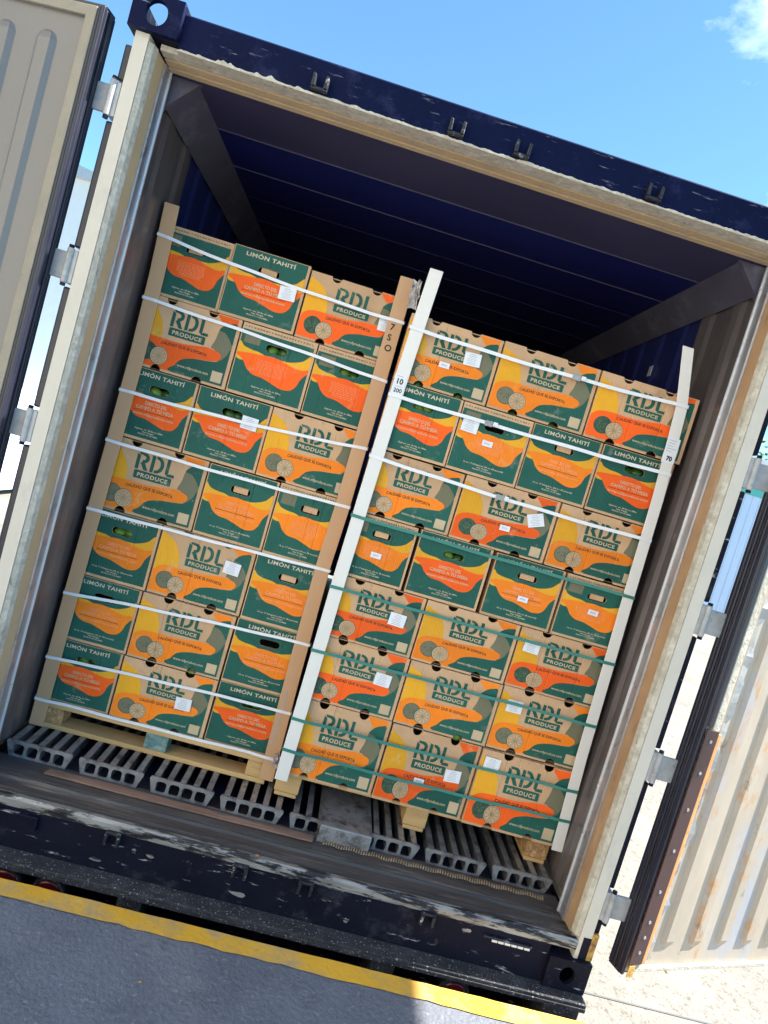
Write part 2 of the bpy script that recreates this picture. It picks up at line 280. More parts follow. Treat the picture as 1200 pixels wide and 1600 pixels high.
# dock platform ends at the container's right corner, where the yard is seen below
m_ = MB(); m_.box(-14, 1.30, -14, DOCK_Y, YARD+.001, -.004, 'dock'); d_ = m_.obj('dock_floor', bevel=.012); struct(d_)
m_ = MB()
xs = [-14+.05*i for i in range(307)]; vs = []
random.seed(3)
for i, x in enumerate(xs):
    x = min(x, 1.29); vs += [(x, DOCK_Y-.006-random.random()*.003, .0004), (x, DOCK_Y-.082+random.uniform(-.005, .005), .0004)]
m_.add(vs, [(2*i, 2*i+1, 2*i+3, 2*i+2) for i in range(len(xs)-1)], 'yellowline'); struct(m_.obj('dock_edge_stripe', fix=False))

# ------------------------------------------------------------------ the container
ct = tag(empty('shipping_container', (0, 0, 0)), 'refrigerated shipping container with navy black rear frame and both doors swung open', 'container')
HW = 1.195; IW = 1.118; LW = 1.14; CZ = 2.76; DEP = 5.75
# header
MB().prism([(0, 2.760), (0, 2.868), (.012, 2.878), (.30, 2.878), (.30, 2.80), (.04, 2.80), (.03, 2.760)], 'x', -1.056, 1.056, 'navy').obj('header', ct)
bx('header_underside', -1.056, 1.056, .0004, .0300, 2.7550, 2.7598, 'creamworn', ct)
MB().prism([(.0305, 2.757), (.0305, 2.775), (.15, 2.80), (.15, 2.765), (.12, 2.765), (.115, 2.758), (.08, 2.758), (.076, 2.762), (.070, 2.757)], 'x', -1.12, 1.12, 'creamworn').obj('header_sealant', ct)
MB().prism([(.0772, 2.7545), (.0772, 2.764), (.114, 2.764), (.114, 2.7545)], 'x', -1.118, 1.118, 'tan').obj('header_gasket_seat', ct)
MB().prism([(.121, 2.752), (.121, 2.7649), (.149, 2.7649), (.149, 2.752)], 'x', -1.118, 1.118, 'tan').obj('header_inner_trim', ct)
# corner castings
def casting(cx, z0, name='corner_casting'):
    sx = 1 if cx > 0 else -1
    w, h = .162, .118; x0, x1 = (1.057, 1.219) if sx > 0 else (-1.219, -1.057)
    outl = [(x0, z0), (x1, z0), (x1, z0+h), (x0, z0+h)]
    hx, hz = (x0+x1)/2, z0+h*.5; hole = []
    for i in range(28):
        a = 2*PI*i/28; hole.append((hx+(.036 if z0 > 1 else .028)*math.cos(a), hz+(.040 if z0 > 1 else .034)*math.sin(a)))
    me = curve_polys([outl, hole], .009)
    for v in me.vertices: v.co = (v.co.x, v.co.z-.011+.0, v.co.y)
    me.materials.append(MT['black' if z0 < 1 else 'navy']); o = link(me, name, ct)
    b = MB(); e = .0005
    b.box(x0, x0+.012, -.001, .178, z0+e, z0+h-e, 'black').box(x1-.012, x1, -.001, .178, z0+e, z0+h-e, 'black')
    b.box(x0+.012, x1-.012, -.001, .178, z0+e, z0+.012, 'black').box(x0+.012, x1-.012, .166, .178, z0+.012, z0+h-e, 'alu')
    if z0 < 1: b.box(x0+.012, x1-.012, -.001, .178, z0+h-.012, z0+h-e, 'black')
    b.obj('casting_shell', ct)
for s_ in (-1, 1):
    casting(s_, 2.778); casting(s_, 0.0)
# posts: painted face, sealant joint, gasket seat, inner trim
ZB, ZT = .118, 2.777
for s_ in (-1, 1):
    def pr(prof, m, name, z0, z1, bevel=0):
        p = [(s_*x, y) for x, y in prof]; return MB().prism(p, 'z', z0, z1, m).obj(name, ct, bevel)
    pr([(1.195, 0), (1.150, 0), (1.1485, .012), (1.1485, .14), (1.195, .14)], 'cream', 'corner_post', .1185, 2.7775)
    pr([(1.1475, .001), (1.133, .012), (1.127, .034), (1.1475, .12)], 'creamworn', 'post_sealant', .20, 2.757)
    pr([(1.1265, .036), (1.1235, .096), (1.135, .096), (1.135, .036)], 'tan' if s_ < 0 else 'tanworn', 'post_gasket_seat', .19, 2.752)
    pr([(1.123, .098), (1.119, .104), (1.119, .146), (1.133, .146), (1.133, .098)], 'alu', 'inner_trim', .185, 2.752)
    pr([(1.113, .148), (1.113, .158), (1.137, .158), (1.137, .148)], 'bright', 'bright_edge', .185, 2.752, .001)
    # black outer channel bars between the hinge lugs, lugs and blades
    zs = [.338, .89, 1.452, 1.997, 2.551]; edges = [.05] + zs + [2.80]
    for k in range(len(edges)-1):
        a = edges[k] + (.066 if k else .07); b_ = edges[k+1]-.066
        if b_ > a+.02:
            bx('channel_bar', *sorted((s_*1.1965, s_*1.2235)), .012, .10, a, b_, 'rubber' if s_ < 0 else 'black', ct, .006)
    for z in zs:
        b = MB(); b.box(*sorted((s_*1.1965, s_*1.222)), .000, .045, z-.055, z+.055, 'galv'); b.cyl((s_*1.2215, .0, z-.058), 'z', .011, .116, 'galv', 12)
        b.obj('hinge_lug', ct, .003)
        x1 = 1.30 if s_ > 0 else 1.278
        bx('hinge_blade', *sorted((s_*1.2225, s_*x1)), .010, .024, z-.045, z+.045, 'galv', ct, .003)
        for q_ in (-.068, .0585): MB().cyl((s_*1.2215, -.001, z+q_), 'z', .0085, .0095, 'black', 10).obj('hinge_pin', ct)
    # black paint brushed up the foot and round the head of each post
    pr([(1.1955, -.0012), (1.165, -.0012), (1.165, -.0002), (1.1955, -.0002)], 'black', 'painted_post_foot', .119, .205 if s_ > 0 else .16)
bx('post_foot_patch', 1.1957, 1.2205, -.0005, .06, .119, .225, 'rust', ct, .002)
# sill and bottom rail
MB().prism([(0, .0), (0, .150), (.14, .150), (.14, 0)], 'x', -1.056, 1.056, 'black').obj('bottom_rail', ct)
MB().prism([(-.004, .151), (-.006, .178), (.002, .188), (.022, .186), (.028, .176), (.03, .151)], 'x', -1.147, 1.147, 'silllip').obj('sill_lip', ct)
MB().prism([(.0305, .151), (.0305, .166), (.060, .164), (.064, .174), (.095, .172), (.099, .164), (.13, .165), (.134, .176), (.27, .172), (.27, .151)], 'x', -1.147, 1.147, 'sill').obj('threshold_sill', ct)
MB().prism([(.140, .1755), (.140, .182), (.172, .1815), (.175, .1755)], 'x', -1.10, 1.10, 'sill').obj('threshold_strip', ct)
b = MB(); random.seed(5)
vs = [(-.935, .190, .1765), (-.60, .187, .1765), (-.2, .190, .1765), (.120, .196, .1765), (.124, .232, .1765), (-.3, .226, .1765), (-.7, .230, .1765), (-.925, .226, .1765)]
vs += [(x, y, .184) for x, y, z in vs]
b.add(vs, [tuple(range(8))[::-1], tuple(range(8, 16))] + [(i, (i+1) % 8, 8+(i+1) % 8, 8+i) for i in range(8)], 'copper'); b.obj('worn_plank', ct, .001)
b = MB()
for i in range(90):
    x = .165 + i*.0102; y = .214 + .004*math.sin(i*.7)+.01*(i/90)
    b.add([(x-.004, y-.012, .177), (x+.003, y-.012, .177), (x+.008, y+.012, .177), (x+.001, y+.012, .177), (x-.002, y-.007, .186), (x+.002, y-.007, .186), (x+.005, y+.006, .186), (x+.002, y+.006, .186)],
          [(0,1,5,4),(1,2,6,5),(2,3,7,6),(3,0,4,7),(4,5,6,7)], 'rope')
b.obj('frayed_rope_strip', ct)
# lock-rod keepers
def keeper(x, z, s, bottom):
    b = MB(); w = .021
    for t in (-1, 1):
        b.prism([(x+t*w-.0065, z-s*.022), (x+t*w+.0065, z-s*.022), (x+t*w+.005+t*.001, z+s*.016), (x+t*w-.005+t*.001, z+s*.02)], 'y', -.026, -.0005, 'keeper')
    b.box(x-w-.006, x+w+.006, -.020, -.0004, z-s*.024-.005, z-s*.024+.005, 'keeper')
    o = b.obj('lock_keeper', ct, .0025)
for x in (-.583, -.116, .113, .580): keeper(x, 2.796, 1, False)
for x in (-.581, -.119, .122, .580): keeper(x, .128, -1, True)
b = MB(); b.box(-1.02, -.845, -.016, -.0005, .128, .139, 'black').box(-.856, -.845, -.016, -.0005, .085, .1275, 'black').obj('recessed_step_bar', ct, .003)
b = MB(); b.box(.80, .985, -.012, -.0005, .118, .126, 'keeper')
for i in range(6): b.box(.835+i*.025, .857+i*.025, -.007, -.0005, .104, .114, 'bright')
b.obj('tie_down_bar', ct, .002)
random.seed(11)
for x, z, w in ((-.50, .10, .02), (.205, .105, .05), (.735, .12, .035), (-.44, .095, .03), (-.1, .04, .08), (.30, .045, .03), (.64, .05, .02), (-.62, .035, .05)):
    n = 9; vs = [(x + w*.5*math.cos(2*PI*i/n)*random.uniform(.5, 1.1), -.0012, z + .011*math.sin(2*PI*i/n)*random.uniform(.4, 1.3)) for i in range(n)]
    MB().add(vs, [tuple(range(n))], 'silllip').obj('paint_chip', ct, fix=False)
# ragged bare edge where the black header paint stops
random.seed(31); n = 260; vs = []; h = .004
for i in range(n+1):
    x = -1.05+2.1*i/n; big = .007*max(0, math.sin(x*3.1+4.2))**3 + (.007 if -.95 < x < -.60 else 0)
    h = max(.0008, h*.55+.45*random.choice((.0012, .002, .004, .007, .010+big)))
    vs += [(x, -.0009, 2.7551), (x, -.0009, 2.7590+h*.8)]
MB().add(vs, [(2*i, 2*i+2, 2*i+3, 2*i+1) for i in range(n)], 'creamworn').obj('bare_header_edge', ct, fix=False)
for i in range(9):
    x = random.uniform(-1, 1); w = random.uniform(.006, .02); h = random.uniform(.010, .022)
    MB().add([(x-w/2, -.0006+.031, 2.7568), (x+w/2, -.0006+.031, 2.7568), (x+w*.3, -.0006+.031, 2.7568+h), (x-w*.4, -.0006+.031, 2.7568+h*.7)], [(0, 1, 2, 3)], 'black').obj('paint_drip', ct, fix=False)
# liner walls with shallow upright corrugations, ceiling, back wall
for s_ in (-1, 1):
    prof = []; y = .16
    while y < DEP-.3:
        prof += [(LW, y), (LW, y+.10), (LW-.010, y+.125), (LW-.010, y+.175), (LW, y+.20)]; y += .225
    prof += [(LW, DEP), (LW+.06, DEP), (LW+.06, .16)]
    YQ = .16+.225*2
    for lo, hi, mm in ((.16, YQ, 'liner'), (YQ, DEP, 'liner_shade')):  # walls past the entrance take the copy with painted-in shade
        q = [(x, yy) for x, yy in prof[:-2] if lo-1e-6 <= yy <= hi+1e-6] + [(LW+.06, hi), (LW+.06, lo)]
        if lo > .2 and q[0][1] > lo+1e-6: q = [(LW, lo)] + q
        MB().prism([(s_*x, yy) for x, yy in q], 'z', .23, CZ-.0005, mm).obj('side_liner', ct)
    # coving strip at the ceiling corner
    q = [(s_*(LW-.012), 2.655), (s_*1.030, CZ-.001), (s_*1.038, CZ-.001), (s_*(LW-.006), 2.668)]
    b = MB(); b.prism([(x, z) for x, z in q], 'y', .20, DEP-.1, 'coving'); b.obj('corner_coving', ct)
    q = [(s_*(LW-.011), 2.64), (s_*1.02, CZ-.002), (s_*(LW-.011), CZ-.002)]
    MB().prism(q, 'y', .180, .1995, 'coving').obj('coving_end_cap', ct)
    bx('outer_side_panel', *sorted((s_*1.205, s_*1.212)), .185, 6.05, .12, 2.86, 'cream', ct)
    bx('bottom_side_rail', *sorted((s_*1.16, s_*1.216)), .185, 6.05, .0, .118, 'black', ct)
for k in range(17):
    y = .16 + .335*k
    bx('ceiling_panel', -1.139, 1.139, y, y+.334, CZ, CZ+.03, 'ceil' if k < 1 else 'ceil_shade', ct)  # panels past the first carry the interior shade in their colour
    bx('ceiling_seam', -1.03, 1.03, y+.3315, y+.3365, CZ-.003, CZ-.0005, 'seam' if k < 2 else 'ceil_shade', ct) if k < 12 else None
bx('roof_panel', -1.20, 1.20, .31, 6.05, 2.862, 2.872, 'cream', ct)
bx('front_bulkhead', -1.139, 1.139, DEP-.02, DEP, .2, CZ-.001, 'bulkhead_shade', ct)
bx('underfloor_panel', -1.139, 1.139, .271, DEP-.03, .150, .166, 'rubber', ct)
# small patches riveted on the liner
for (x, y, z, s_) in ((-1, 1.15, 2.42, 1), (-1, 1.35, 2.22, 1), (1, .95, 2.45, 1), (1, .9, 2.1, 1), (-1, .9, 1.06, 1)):
    bx('liner_patch', *sorted((x*(LW-.0105), x*(LW-.0145))), y, y+.035, z, z+.05, 'bright', ct)
# T-bar floor: one section per extrusion, each with its perforated front
def round_rect(cx, cz, w, h, r, n=4):
    p = []
    for sx, sz, a0 in ((1, 1, 0), (-1, 1, 90), (-1, -1, 180), (1, -1, 270)):
        for i in range(n+1):
            a = math.radians(a0+90*i/n); p.append((cx+sx*(w/2-r)+r*math.cos(a), cz+sz*(h/2-r)+r*math.sin(a)))
    return p
FW = .262; FY = .262; FT = .236
holes = [round_rect(.0525*(i+1)-.0008, .0325, .0405, .044, .011) for i in range(4)]
outl = [(.020, 0), (FW-.022, 0), (FW-.002, .060), (FW-.006, .068), (.006, .068), (.002, .060)]
fr = curve_polys([outl]+holes, .004)
for v in fr.vertices: v.co = (v.co.x, v.co.z+.004, v.co.y)
fr.materials.append(MT['grating'])
tb = MB()
for i in range(5):
    x = .0255+.0525*i
    tb.box(x-.0115, x+.0115, .0085, 3.2, .0615, .0678, 'grating'); tb.box(x-.0025, x+.0025, .0086, 3.2, 0, .0614, 'grating')
tbm = tb.mesh('floor_bars')
mid = MB().box(.012, FW-.012, .34, .40, .0595, .0692, 'grating').mesh('floor_tie')
for k in range(8):
    x0 = -1.128+.2835*k
    dz = random.uniform(-.002, .002)
    for me, nm in ((fr, 'floor_front'), (tbm, 'floor_bar_run')):
        o = link(me, nm, ct); o.location = (x0, FY+random.uniform(-.006, .006) if k != 4 else FY+.004, .1665+dz)
        if nm == 'floor_front': o.modifiers.new('b', 'BEVEL').width = .0012
bx('repair_plate', .135, .345, .225, .60, .2375, .2425, 'grating', ct, .002)
b = MB().box(.135, .345, .219, .2245, .172, .2424, 'grating').obj('repair_plate_front', ct, .003)

# ------------------------------------------------------------------ doors
def door(s_, ox, oy, ang, face, z0=.128, z1=2.80, Wd=1.14):
    root = empty('container_door', (s_*ox, oy, 0), s_*math.radians(ang)); root.parent = ct
    T = .075
    def B(u0, u1, v0, v1, a, b_, m, name, bev=0, par=root):
        return bx(name, *sorted((s_*u0, s_*u1)), *sorted((-v0, -v1)), a, b_, m, par, bev)
    B(.002, Wd, 0, T-.012, z0+.006, z1-.006, face, 'door_panel')
    # perimeter frame
    fm = 'doortrim' if s_ < 0 else 'creamworn'
    g = .012 if s_ < 0 else .034
    B(g, g+.034, T-.012, T+.004, z0+.03, z1-.012, fm, 'frame_strip', .003)
    B(g, Wd, T-.0121, T+.0035, z1-.046, z1-.0125, fm, 'frame_strip', .003)
    B(g, Wd, T-.0121, T+.0035, z0+.012, z0+.030, fm, 'frame_strip', .003)
    B(Wd-.03, Wd, T-.012, T+.003, z0+.031, z1-.047, fm, 'frame_strip', .003)
    # rubber gasket lips on the hinge side
    for v0, v1, u in ((.002, .018, -.006), (.021, .036, -.010), (.040, .056, -.007), (.059, .079, -.012)):
        b = MB(); b.box(*sorted((s_*u, s_*.0015)), -v1, -v0, z0+.004, z1-.004, 'rubber'); b.obj('gasket_lip', root, .004)
    if s_ > 0:
        B(.002, .031, T-.0119, T+.008, z0+.97, z1-.01, 'rubber', 'gasket', .006)
        B(-.001, .060, T+.0085, T+.0125, z0+.05, z0+.96, 'maroon', 'scuff_plate', .001)
        for z in (.10, .16, .22, .34, .50, .66, .80, .92):
            b = MB(); b.cyl((s_*.030, -(T+.0126), z0+z), 'y', .006, -.003, 'galv', 10); b.obj('rivet', root)
        B(.061, .078, T+.0041, T+.011, z0+.05, z0+.95, 'orangestrip', 'orange_strip', .002)
        b = MB(); b.box(.0005, .030, -(T+.016), -(T+.013), z0+.004, z0+.0485, 'rust'); b.obj('corner_bracket', root, .002)
    else:
        B(.001, .011, T-.0119, T+.002, z0+.01, z1-.01, 'rubber', 'gasket', .003)
    B(-.004, Wd, .004, T-.014, z0-.004, z0+.0055, 'rubber', 'bottom_gasket', .003)
    B(-.004, Wd, .004, T-.014, z1-.0055, z1+.006, 'rubber', 'top_gasket', .003)
    # raised ribs with rounded ends
    u = g+.115
    while u < Wd-.1:
        top, bot = z1-.11, z0+.10
        prof = [(0, .0), (.016, .013), (.056, .013), (.072, 0)]
        rings = []
        for z, k, h in ((bot, .30, 0), (bot+.010, .75, .5), (bot+.030, 1, 1), (top-.030, 1, 1), (top-.010, .75, .5), (top, .30, 0)):
            rings.append([(s_*(u+.036+(a-.036)*k), -(T-.0121+.0003+hh*h), z) for a, hh in prof])
        vs = [p for r in rings for p in r]; fs = []
        for i in range(len(rings)-1):
            for j in range(3): fs.append((4*i+j, 4*i+j+1, 4*i+5+j, 4*i+4+j))
        fs += [(0, 1, 2, 3), tuple(4*(len(rings)-1)+j for j in range(4))]
        MB().add(vs, fs, face).obj('rib', root, .002)
        u += .145
    if s_ > 0:
        b = MB(); pts = [(.26, z0-.002), (.268, z0-.022), (.278, z0-.036), (.290, z0-.045)]
        for i in range(3):
            (a, c), (d, e) = pts[i], pts[i+1]; w = .009-.002*i
            b.add([(a-w, -.02, c), (a+w, -.02, c), (d+w-.002, -.02, e), (d-w+.002, -.02, e), (a-w, -.032, c), (a+w, -.032, c), (d+w-.002, -.032, e), (d-w+.002, -.032, e)], [(0,1,2,3),(4,5,6,7),(0,1,5,4),(1,2,6,5),(2,3,7,6),(3,0,4,7)], 'rust')
        b.obj('door_hook', root)
        # loose edge of the torn liner skin
        b = MB(); vs = []; random.seed(21)
        for i in range(40):
            z = z0+.06+i*.036; w = random.uniform(.010, .034); vs += [(.0785, -(T+.0005), z), (.0785+w, -(T-.004+random.uniform(0, .014)), z+random.uniform(-.01, .01))]
        b.add(vs, [(2*i, 2*i+1, 2*i+3, 2*i+2) for i in range(39)], 'galv'); o = b.obj('torn_trim', root, fix=False)
    return root
door(1, 1.298, .03, 19.5, 'doorcream')
door(-1, 1.282, .03, 8.0, 'doorgrey')

# ------------------------------------------------------------------ trailer chassis under the container
ch = tag(empty('trailer_chassis', (0, .1, YARD)), 'black trailer chassis with speckled rear beam under the container, lamps behind the dock edge', 'trailer')
def cb(name, x0, x1, y0, y1, z0, z1, m, bev=0): return bx(name, x0, x1, y0-.1, y1-.1, z0-YARD, z1-YARD, m, ch, bev)
cb('rear_beam_top', -1.21, 1.217, -.066, .12, -.014, -.0015, 'chassis', .002)
cb('rear_beam_lip', -1.21, 1.217, -.069, -.062, -.030, -.0145, 'chassis', .002)
for x in (-1.18, -.50, .42, 1.10): cb('rear_upright', x, x+.085, -.060, .10, -.24, -.0145, 'chassis')
cb('rear_lower_beam', -1.21, 1.21, -.058, .10, -.34, -.2405, 'chassis')
cb('rear_back_plate', -1.20, 1.20, .101, .115, -.24, -.015, 'black')
cb('corner_bolster', 1.06, 1.20, -.064, .10, -.17, -.0310, 'chassis', .004)
cb('main_beam', -.50, -.38, .12, 6, -.40, -.0160, 'chassis'); cb('main_beam', .38, .50, .12, 6, -.40, -.0160, 'chassis')
for x in (-.742, -.895, .743):
    b = MB(); c = (x, -.035-.1, -.098-YARD)
    b.cyl((c[0], c[1], c[2]), 'y', .060, .03, 'rubber', 28)
    o = b.obj('tail_light', ch, .003)
    b = MB(); n = 28
    rings = [(.050, 0), (.050, -.010), (.036, -.016), (.016, -.0185)]
    vs = [(c[0]+r*math.cos(2*PI*i/n), c[1]-.0005+t, c[2]+r*math.sin(2*PI*i/n)) for r, t in rings for i in range(n)]
    fs = [(k*n+i, k*n+(i+1) % n, (k+1)*n+(i+1) % n, (k+1)*n+i) for k in range(3) for i in range(n)] + [tuple(3*n+i for i in range(n))]
    b.add(vs, fs, 'redlens'); l_ = b.obj('lens', o, smooth=True)
    b = MB(); vs = [(c[0]+r*math.cos(2*PI*i/n), c[1]+t, c[2]+r*math.sin(2*PI*i/n)) for r, t in ((.0515, -.001), (.0515, -.014), (.0585, -.014), (.0585, -.001)) for i in range(n)]
    b.add(vs, [(k*n+i, k*n+(i+1) % n, ((k+1) % 4)*n+(i+1) % n, ((k+1) % 4)*n+i) for k in range(4) for i in range(n)], 'chassis'); b.obj('ring', o)
for yy in (1.6, 2.9):
    for s_ in (-1, 1):
        b = MB(); b.cyl((s_*.85, yy-.1, .50), 'x', .50, s_*.28, 'tyre', 36); b.obj('wheel', ch, .03)
    b = MB(); b.cyl((-.85, yy-.1, .5), 'x', .06, 1.7, 'chassis', 14); b.obj('axle', ch)
    cb('spring_hanger', -.46, -.42, yy-.04, yy+.04, -.75, -.4005, 'chassis'); cb('spring_hanger', .42, .46, yy-.04, yy+.04, -.75, -.4005, 'chassis')

# ------------------------------------------------------------------ pallets
def pallet(label, y0, x0, x1, z0, depth, front_bottom, blocks, nb):
    r = tag(empty('wooden_pallet', ((x0+x1)/2, y0, z0)), label, 'pallet', 'pallets under the stacked boxes')
    def P(name, a, b_, c, d, e, g, m='wood', bev=.0025): return bx(name, a-(x0+x1)/2, b_-(x0+x1)/2, c, d, e, g, m, r, bev)
    top = .112
    if front_bottom:
        P('bottom_board', x0, x1, 0, .10, 0, .020); P('bottom_board', x0, x1, depth-.1, depth, 0, .020)
    else:
        for (a, b_, m) in blocks: P('bottom_board', a+.005, b_-.005, .0, depth, 0, .016)
    zb = .0205 if front_bottom else .0165
    for (a, b_, m) in blocks:
        for yy in (0, depth/2-.05, depth-.1): P('block', a, b_, yy+.004, yy+.10, zb, .090, m if yy == 0 else 'wood')
    for i in range(nb):
        yy = i*(depth-.09)/(nb-1); P('deck_board', x0, x1, yy+(.0 if i else -.002), yy+.09, .0905, top, bev=.002)
    return r
pallet('wooden pallet with blue stained middle block and long bottom board, under the left stack', .415, -1.09, -.125, .2365, 1.2, True, [(-1.085, -.995, 'woodend'), (-.65, -.555, 'woodblue'), (-.215, -.130, 'wood')], 8)
pallet('pale wooden pallet with bare front blocks and no front bottom board, under the right stack', .365, -.082, 1.115, .2365, 1.0, False, [(-.08, .022, 'wood'), (.475, .572, 'wood'), (1.008, 1.108, 'woodend')], 7)

# ------------------------------------------------------------------ lime boxes
WL, WS, BH = .390, .292, .272
def panel_outline(W_, notch):
    r = .0205
    p = [(0, 0)]
    def arc(cx, cz, a0, a1, n=9): return [(cx+r*math.cos(math.radians(a0+(a1-a0)*i/n)), cz+r*math.sin(math.radians(a0+(a1-a0)*i/n))) for i in range(n+1)]
    if notch:
        for u in (.27, .70): p += arc(u*W_, 0, 180, 0)
    p += [(W_, 0), (W_, BH)]
    if notch:
        for u in (.70, .27): p += arc(u*W_, BH, 0, -180)
    p += [(0, BH)]
    return p
def slot(W_, cu=.5, cv=.262, w=.082, h=.029): return round_rect(cu*W_, (1-cv)*BH, w, h, h/2-.0005, 6)
def carton(W_, D_, notch, name):
    polys = [panel_outline(W_, notch)] + ([] if notch else [slot(W_)])
    me = curve_polys(polys, .002)
    bm = bmesh.new(); bm.from_mesh(me)
    for v in bm.verts: v.co = (v.co.x, v.co.z+.002, v.co.y)
    bmesh.ops.recalc_face_normals(bm, faces=bm.faces)
    bm.to_mesh(me); bm.free()
    b = MB(); t = .0045
    b.v = [tuple(v.co) for v in me.vertices]; b.f = [tuple(p.vertices) for p in me.polygons]; b.m = [b.mi('kraft')]*len(b.f)
    b.box(0.0003, t, .0041, D_, .0003, BH-.0003, 'kraft').box(W_-t, W_-.0003, .0041, D_, .0003, BH-.0003, 'kraft')
    b.box(t+.0001, W_-t-.0001, D_-t, D_-.0001, .0004, BH-.0004, 'kraft')
    b.box(t+.0001, W_-t-.0001, .019, D_-t-.0001, .0005, t, 'kraft_dark').box(t+.0001, W_-t-.0001, .019, D_-t-.0001, BH-t, BH-.0005, 'kraft')
    return b.mesh(name)
cart = {'L': carton(WL, .292, True, 'long_carton'), 'S': carton(WS, .39, False, 'end_carton')}

def dents(kind, v):
    rnd = random.Random(100*v+ord(kind[0])); W_ = WL if kind == 'L' else WS
    cr_ = sorted(rnd.uniform(.12, .88)*W_ for _ in range((1, 2, 3, 0)[v % 4])); dp = [rnd.uniform(.0010, .0026) for _ in cr_]
    ph, am, bz = rnd.uniform(0, 6), rnd.uniform(.0006, .0018), rnd.uniform(-.0015, .0045)
    fx = lambda x: am*math.sin(x/W_*7+ph)*math.sin(PI*min(1, max(0, x/W_))) + sum(d*max(0, 1-abs(x-c)/.0035) for c, d in zip(cr_, dp))
    gz = lambda z: -bz*math.sin(PI*min(1, max(0, z/BH)))**.8
    cx = [W_*i/12 for i in range(1, 12)]+[c+q for c in cr_ for q in (-.0035, 0, .0035)]
    return fx, gz, cx, [BH*i/8 for i in range(1, 8)]
def deform(me, kind, v, ylim):
    fx, gz, cx, cz = dents(kind, v)
    me = me.copy(); bm = bmesh.new(); bm.from_mesh(me)
    for c, n_ in [((x, 0, 0), (1, 0, 0)) for x in cx]+[((0, 0, z), (0, 0, 1)) for z in cz]:
        fs = [f_ for f_ in bm.faces if min(q.co.y for q in f_.verts) < ylim]
        gm = list({e for f_ in fs for e in f_.edges})+list({q for f_ in fs for q in f_.verts})+fs
        bmesh.ops.bisect_plane(bm, geom=gm, dist=1e-6, plane_co=c, plane_no=n_)
    bpx = sorted([0, WL if kind == 'L' else WS]+cx); bpz = sorted([0, BH]+cz)
    def pw(fn, bp_, t):                                   # the same piecewise-linear wave for board and ink
        t = min(bp_[-1], max(0, t))
        for a, b_ in zip(bp_, bp_[1:]):
            if t <= b_+1e-9: q = (t-a)/max(1e-9, b_-a); return fn(a)*(1-q)+fn(b_)*q
        return fn(t)
    for q in bm.verts:
        if q.co.y < ylim: q.co.y += pw(fx, bpx, q.co.x)+pw(gz, bpz, q.co.z)
    bm.to_mesh(me); bm.free(); return me
NV = 4
cart = {(k, v): deform(cart[k], k, v, .0043) for k in ('L', 'S') for v in range(NV)}

